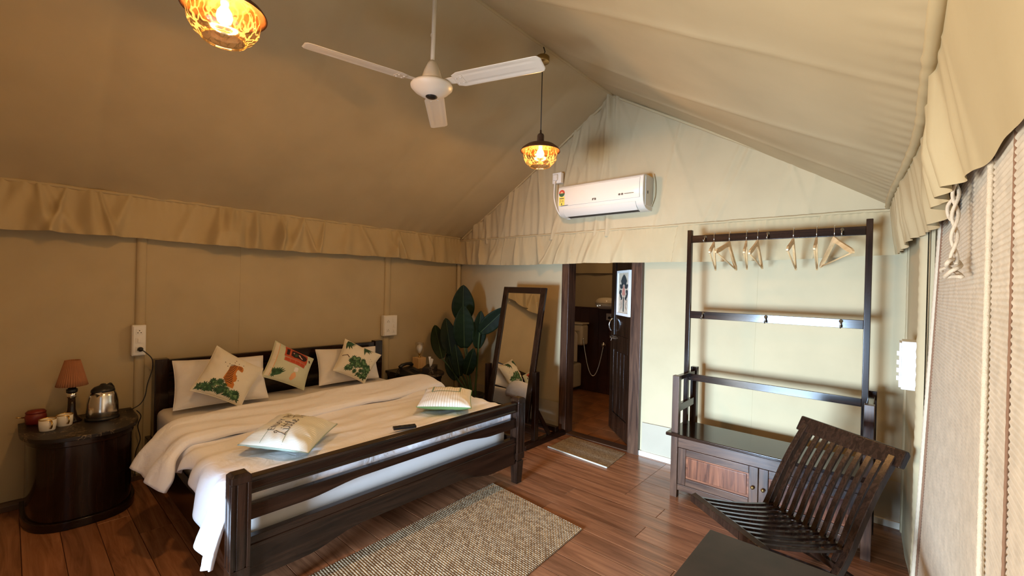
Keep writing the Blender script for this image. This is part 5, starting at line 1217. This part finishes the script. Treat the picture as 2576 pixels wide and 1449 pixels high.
for k in range(3):
    A = R(17 + 120 * k); ca, sa = math.cos(A), math.sin(A)
    def W(r, t, z): return (FXc + r * ca - t * sa, FYc + r * sa + t * ca, FZc - 0.005 + z)
    def blade(u, v):
        r = lerp(0.16, 0.70, u); 
        e = min(1, (0.70 - r) / 0.035); f = min(1, (r - 0.16) / 0.04)
        hw = 0.062 * (0.62 + 0.38 * math.sqrt(max(0, 1 - (1 - e) ** 2))) * (0.72 + 0.28 * f)
        t = (v * 2 - 1) * hw
        ridge_ = 0.0
        s = t / 0.062
        if 0.35 < s < 0.75 or -0.75 < s < -0.35: ridge_ = 0.0018 * math.sin((abs(s) - 0.35) / 0.4 * PI) * smooth01((r - 0.2) / 0.05) * smooth01((0.66 - r) / 0.03)
        return W(r, t, ridge_ - t * 0.20)
    MB().grid(blade, 44, 24).build('fan_blade', 'fan_white', fn_, smooth=True, solid=0.002)
    MB().add([W(0.09, -0.02, 0.008), W(0.09, 0.02, 0.0), W(0.22, 0.035, -0.010), W(0.22, -0.035, 0.004), W(0.09, -0.02, 0.012), W(0.09, 0.02, 0.004), W(0.22, 0.035, -0.006), W(0.22, -0.035, 0.008)], [(0,3,2,1),(4,5,6,7),(0,1,5,4),(1,2,6,5),(2,3,7,6),(3,0,4,7)]).build('blade_arm', 'fan_white', fn_)
    for (r, t) in ((0.18, -0.02), (0.18, 0.02), (0.21, -0.022), (0.21, 0.022)):
        MB().lathe([(0.006, -0.006), (0.005, -0.008), (0.0, -0.0085)], W(r, t, -t * 0.2), 8).build('rivet', 'tissue', fn_, smooth=True)

# ------------------------------------------------------------------ pendant lamps on the ridge
def pendant(y, label, dz=0.0):
    p = empty('pendant_lamp', (XC, y, 2.42), label, 'pendant lamp', 'pendant lamps on the ridge')
    c = (XC, y, dz); c0 = (XC, y, 0)
    MB().lathe([(0.05, 3.215), (0.053, 3.218), (0.053, 3.255), (0.045, 3.262), (0.0, 3.265)], c0, 28).build('ceiling_rose', 'brass', p, smooth=True)
    MB().tube([(XC, y, 3.262), (XC + 0.01, y + 0.015, 3.30), (XC, y, 3.35)], 0.004, 6).build('hanging_hook', 'cord_black', p, smooth=True)
    MB().tube([(XC, y, 2.67 + dz), (XC, y, 3.22)], 0.0035, 8).build('cord', 'cord_black', p, smooth=True)
    MB().lathe([(0.006, 2.70), (0.008, 2.675), (0.022, 2.668), (0.027, 2.655), (0.027, 2.605), (0.03, 2.602)], c, 24).build('cap', 'walnut_z', p, smooth=True)
    sh_ = [(0.028, 2.606), (0.06, 2.600), (0.105, 2.584), (0.14, 2.558), (0.152, 2.540), (0.152, 2.535), (0.136, 2.553), (0.102, 2.573), (0.06, 2.592), (0.024, 2.598)]
    MB().lathe(sh_, c, 48, cap=False).build('wood_shade', 'lamp_cap_wood', p, smooth=True)
    gl_ = [(0.085, 2.575), (0.112, 2.556), (0.127, 2.53), (0.130, 2.505), (0.124, 2.475), (0.108, 2.448), (0.085, 2.43), (0.078, 2.424)]
    MB().lathe(gl_, c, 64, cap=False).build('glass_globe', 'crackle_glass', p, smooth=True).data
    MB().tube([(XC + 0.077 * math.cos(q), y + 0.077 * math.sin(q), 2.423 + dz) for q in [2 * PI * i / 40 for i in range(40)]], 0.004, 6, closed=True).build('glass_rim', 'crackle_glass', p, smooth=True)
    MB().lathe([(0.015, 2.60), (0.015, 2.565), (0.012, 2.56)], c, 16).build('bulb_socket', 'white_plastic', p, smooth=True)
    MB().lathe([(0.012, 2.566), (0.014, 2.555), (0.026, 2.535), (0.030, 2.515), (0.024, 2.495), (0.0, 2.485)], c, 20).build('bulb', 'bulb_lit', p, smooth=True)
    d = bpy.data.lights.new('bulb_light', 'POINT'); d.energy = BULB_W; d.color = BULB_COL; d.shadow_soft_size = 0.045
    o = bpy.data.objects.new('bulb_light', d); COL.objects.link(o); o.location = (XC, y, 2.518 + dz); o.parent = p; o.matrix_parent_inverse = wmat(p).inverted()
wood('lamp_cap_wood', (0.045, 0.016, 0.006), (0.13, 0.05, 0.018), 0, 0.4)
pendant(0.56, 'lit pendant lamp cut by the top edge, nearest the camera', 0.045)
pendant(2.66, 'lit pendant lamp on long cord in front of the gable')

# ------------------------------------------------------------------ air conditioner
ac = empty('air_conditioner', (-2.10, 3.75, 2.2), 'white wall air conditioner with yellow energy sticker on the gable', 'air conditioner')
AX0, AX1 = -2.545, -1.655
prof = [(3.78, 2.505), (3.63, 2.508), (3.595, 2.500), (3.580, 2.485), (3.574, 2.42), (3.574, 2.33), (3.582, 2.275), (3.60, 2.238), (3.64, 2.208), (3.70, 2.198), (3.78, 2.20)]
MB().prism(prof, AX0, AX1, 'x').build('casing', 'ac_white', ac, bevel=0.006)
MB().prism([(3.62, 2.498), (3.597, 2.492), (3.5735, 2.476), (3.566, 2.42), (3.566, 2.335), (3.570, 2.300), (3.60, 2.300)], AX0 + 0.006, AX1 - 0.03, 'x').build('front_panel', 'ac_white', ac, bevel=0.003)
MB().prism([(3.5845, 2.272), (3.603, 2.234), (3.640, 2.206), (3.634, 2.200), (3.596, 2.229), (3.577, 2.270)], AX0 + 0.06, AX1 - 0.07, 'x').build('louvre', 'ac_white', ac, bevel=0.002)
MB().prism([(3.632, 2.2095), (3.70, 2.1985), (3.70, 2.1955), (3.630, 2.2055)], AX0 + 0.07, AX1 - 0.08, 'x').build('air_outlet', 'dark_gap', ac)
MB().box(AX1 - 0.002, AX1 + 0.004, 3.62, 3.77, 2.235, 2.49).build('side_cover', 'ac_grey', ac, bevel=0.002)
MB().box(AX1 + 0.003, AX1 + 0.007, 3.655, 3.665, 2.34, 2.365).build('side_mark', 'dark_gap', ac)
YA = 3.5645
st_c = (AX0 + 0.052, 2.425)
MB().add([(st_c[0] + 0.034 * math.cos(q), YA, st_c[1] + 0.034 * math.sin(q)) for q in [lerp(0, PI, i / 12) for i in range(13)]], [tuple(range(13))]).build('sticker_dial', 'sticker_red', ac)
MB().add([(st_c[0] + 0.034 * math.cos(q), YA, st_c[1] + 0.034 * math.sin(q)) for q in [lerp(PI, 2 * PI, i / 12) for i in range(13)]], [tuple(range(13))]).build('sticker_dial_base', 'sticker_green', ac)
MB().add([(st_c[0] + 0.016 * math.cos(q), YA - 0.001, st_c[1] + 0.016 * math.sin(q)) for q in [lerp(0, PI, i / 12) for i in range(13)]], [tuple(range(13))]).build('sticker_dial_face', 'print_peach', ac)
MB().add([(st_c[0] - 0.033, YA, 2.392), (st_c[0] + 0.033, YA, 2.392), (st_c[0] + 0.033, YA, 2.306), (st_c[0] - 0.033, YA, 2.306)], [(0, 1, 2, 3)]).build('energy_sticker', 'sticker_yellow', ac)
mk = MB()
def mark(x0, x1, z0, z1, y=YA - 0.001): mk.add([(x0, y, z0), (x1, y, z0), (x1, y, z1), (x0, y, z1)], [(0, 1, 2, 3)])
mark(st_c[0] - 0.026, st_c[0] + 0.026, 2.370, 2.378); mark(st_c[0] - 0.024, st_c[0] - 0.006, 2.352, 2.356); mark(st_c[0] + 0.002, st_c[0] + 0.022, 2.352, 2.356)
mark(st_c[0] - 0.024, st_c[0] - 0.004, 2.340, 2.344); mark(st_c[0] + 0.002, st_c[0] + 0.022, 2.340, 2.344); mark(st_c[0] - 0.006, st_c[0] + 0.006, 2.312, 2.328)
mk.build('sticker_text', 'ink', ac)
def ac_text(polys, name):
    mb = MB()
    for p in polys: mb.add([(q[0], YA - 0.0012, q[1]) for q in p], [tuple(range(len(p)))])
    return mb.build(name, 'ink', ac)
ac_text(letter('IFB', -2.150, 2.322, 0.030, 0.016, 0.0045), 'brand_mark')
ac_text(sum([stroke([(AX0 + 0.045 + k * 0.012, 2.3035), (AX0 + 0.053 + k * 0.012, 2.3035)], 0.005) for k in range(7)], []), 'series_mark')
ac_text(ell(-1.875, 2.343, 0.011, 0.010) and [ell(-1.872, 2.343, 0.011, 0.0095), ell(-1.845, 2.343, 0.011, 0.0095)] + sum([stroke([(-1.822 + k * 0.011, 2.3435), (-1.815 + k * 0.011, 2.3435)], 0.006) for k in range(8)], []), 'feature_mark')
pg = empty('socket_box', (-2.66, YB - 0.05, 2.58), 'small white plug box on the gable beside the air conditioner', 'socket')
MB().box(-2.715, -2.605, YB - 0.095, YB - 0.05, 2.575, 2.685).build('plate', 'white_plastic', pg, bevel=0.005)
MB().box(-2.69, -2.64, YB - 0.125, YB - 0.095, 2.60, 2.66).build('plug', 'white_plastic', pg, bevel=0.008, seg=3)
MB().tube(smooth_path([(-2.665, YB - 0.115, 2.60), (-2.668, YB - 0.12, 2.54), (-2.668, YB - 0.12, 2.42), (-2.645, YB - 0.11, 2.32), (-2.60, YB - 0.10, 2.24), (-2.54, YB - 0.08, 2.205), (-2.50, YB - 0.06, 2.20)]), 0.0065, 8).build('power_cord', 'white_plastic', ac, smooth=True)
MB().tube(smooth_path([(AX1 + 0.01, YB - 0.045, 2.53), (AX1 + 0.03, YB - 0.05, 2.44), (AX1 + 0.03, YB - 0.05, 2.33), (AX1 + 0.0, YB - 0.045, 2.24)]), 0.004, 6).build('drain_wire', 'canvas_valance', ac, smooth=True)

# ------------------------------------------------------------------ woven blind over the window on the right
XB = 0.150
bd = empty('woven_blind', (XB, 1.3, 0.05), 'cream ribbed roll-up blind covering the window on the right', 'blind')
BY0, BY1b, BZ0, BZ1 = -0.10, 2.66, 0.03, 2.0
def rib_sheet(u, v):
    y = lerp(BY0, BY1b, u); z = lerp(BZ0, BZ1, v); k = z / 0.0125
    return (XB - 0.034 * (1.95 - z) * smooth01((y - 1.7) / 0.85) - 0.0035 * abs(math.sin(PI * k)) + 0.006 * nz(y * 0.8, z * 0.8, 2), y, z + 0.002 * nz(y * 8, z * 20, 3))
MB().grid(rib_sheet, 60, 632).build('ribbed_cloth', 'blind_rib', bd, smooth=True)
def vrope(y, r, name, mat, x, z0=BZ0, z1=1.86, tw=70, lean=0.0):
    pts = [(x - lean * (z1 - lerp(z0, z1, i / 200)), y + 0.0015 * math.sin(i * 1.9), lerp(z0, z1, i / 200)) for i in range(201)]
    return MB().tube(pts, [r * (1 + 0.07 * math.sin(i * 2.4)) for i in range(201)], 7).build(name, mat, bd, smooth=True)
vrope(1.32, 0.0052, 'pull_rope', 'rope', XB - 0.009, z1=1.80)
vrope(1.10, 0.0024, 'warp_stitch', 'blind_stitch', XB - 0.005)
vrope(2.55, 0.0045, 'warp_stitch', 'blind_stitch', XB - 0.007, lean=0.034)
vrope(2.645, 0.009, 'edge_light_line', 'rope', XB - 0.008, z1=1.86, lean=0.036)  # pale cord shape stands in for daylight leaking past the blind edge
vrope(0.30, 0.0052, 'pull_rope', 'rope', XB - 0.009, z1=1.80); vrope(0.08, 0.0032, 'warp_stitch', 'blind_stitch', XB - 0.005)
# knotted cord hanging in front of the blind
kn = empty('knotted_cord', (0.10, 1.62, 1.5), 'knotted cream cord hanging below the valance in front of the blind', 'cord')
kx, ky = 0.112, 1.62
for ph0 in (0, PI):
    pts = []
    for i in range(61):
        t = i / 60; z = lerp(1.80, 1.585, t); pts.append((kx + 0.006 * math.sin(t * 12 + ph0), ky + 0.011 * math.cos(t * 12 + ph0), z))
    MB().tube(pts, 0.0042, 7).build('twisted_strand', 'rope', kn, smooth=True)
kp = [(kx + 0.020 * math.sin(2 * q) * 0.7, ky + 0.024 * math.sin(3 * q), 1.572 + 0.022 * math.cos(q) * (1 + 0.2 * math.cos(3 * q))) for q in [2 * PI * i / 60 for i in range(60)]]
MB().tube(kp, 0.0052, 7, closed=True).build('knot', 'rope', kn, smooth=True)
MB().tube(smooth_path([(kx, ky + 0.01, 1.765), (kx - 0.012, ky + 0.03, 1.745), (kx - 0.01, ky + 0.045, 1.72), (kx - 0.004, ky + 0.03, 1.705)]), 0.0042, 7).build('upper_loop', 'rope', kn, smooth=True)
MB().tube(smooth_path([(kx - 0.01, ky + 0.02, 1.58), (kx - 0.02, ky + 0.05, 1.575), (kx - 0.018, ky + 0.065, 1.57)]), [0.0042] * 12 + [0.003], 7).build('frayed_end', 'rope', kn, smooth=True)
# window opening behind the blind
wn = structure(empty('window_1', (0.13, 1.38, 0.06)))
for (y0, y1, z0, z1) in ((WY0 - 0.03, WY0, WZ0, WZ1), (WY1, WY1 + 0.03, WZ0, WZ1), (WY0, WY1, WZ0 - 0.03, WZ0), (WY0, WY1, WZ1, WZ1 + 0.03)):
    MB().box(0.115, 0.128, y0, y1, z0, z1).build('window_hem', 'canvas', wn)
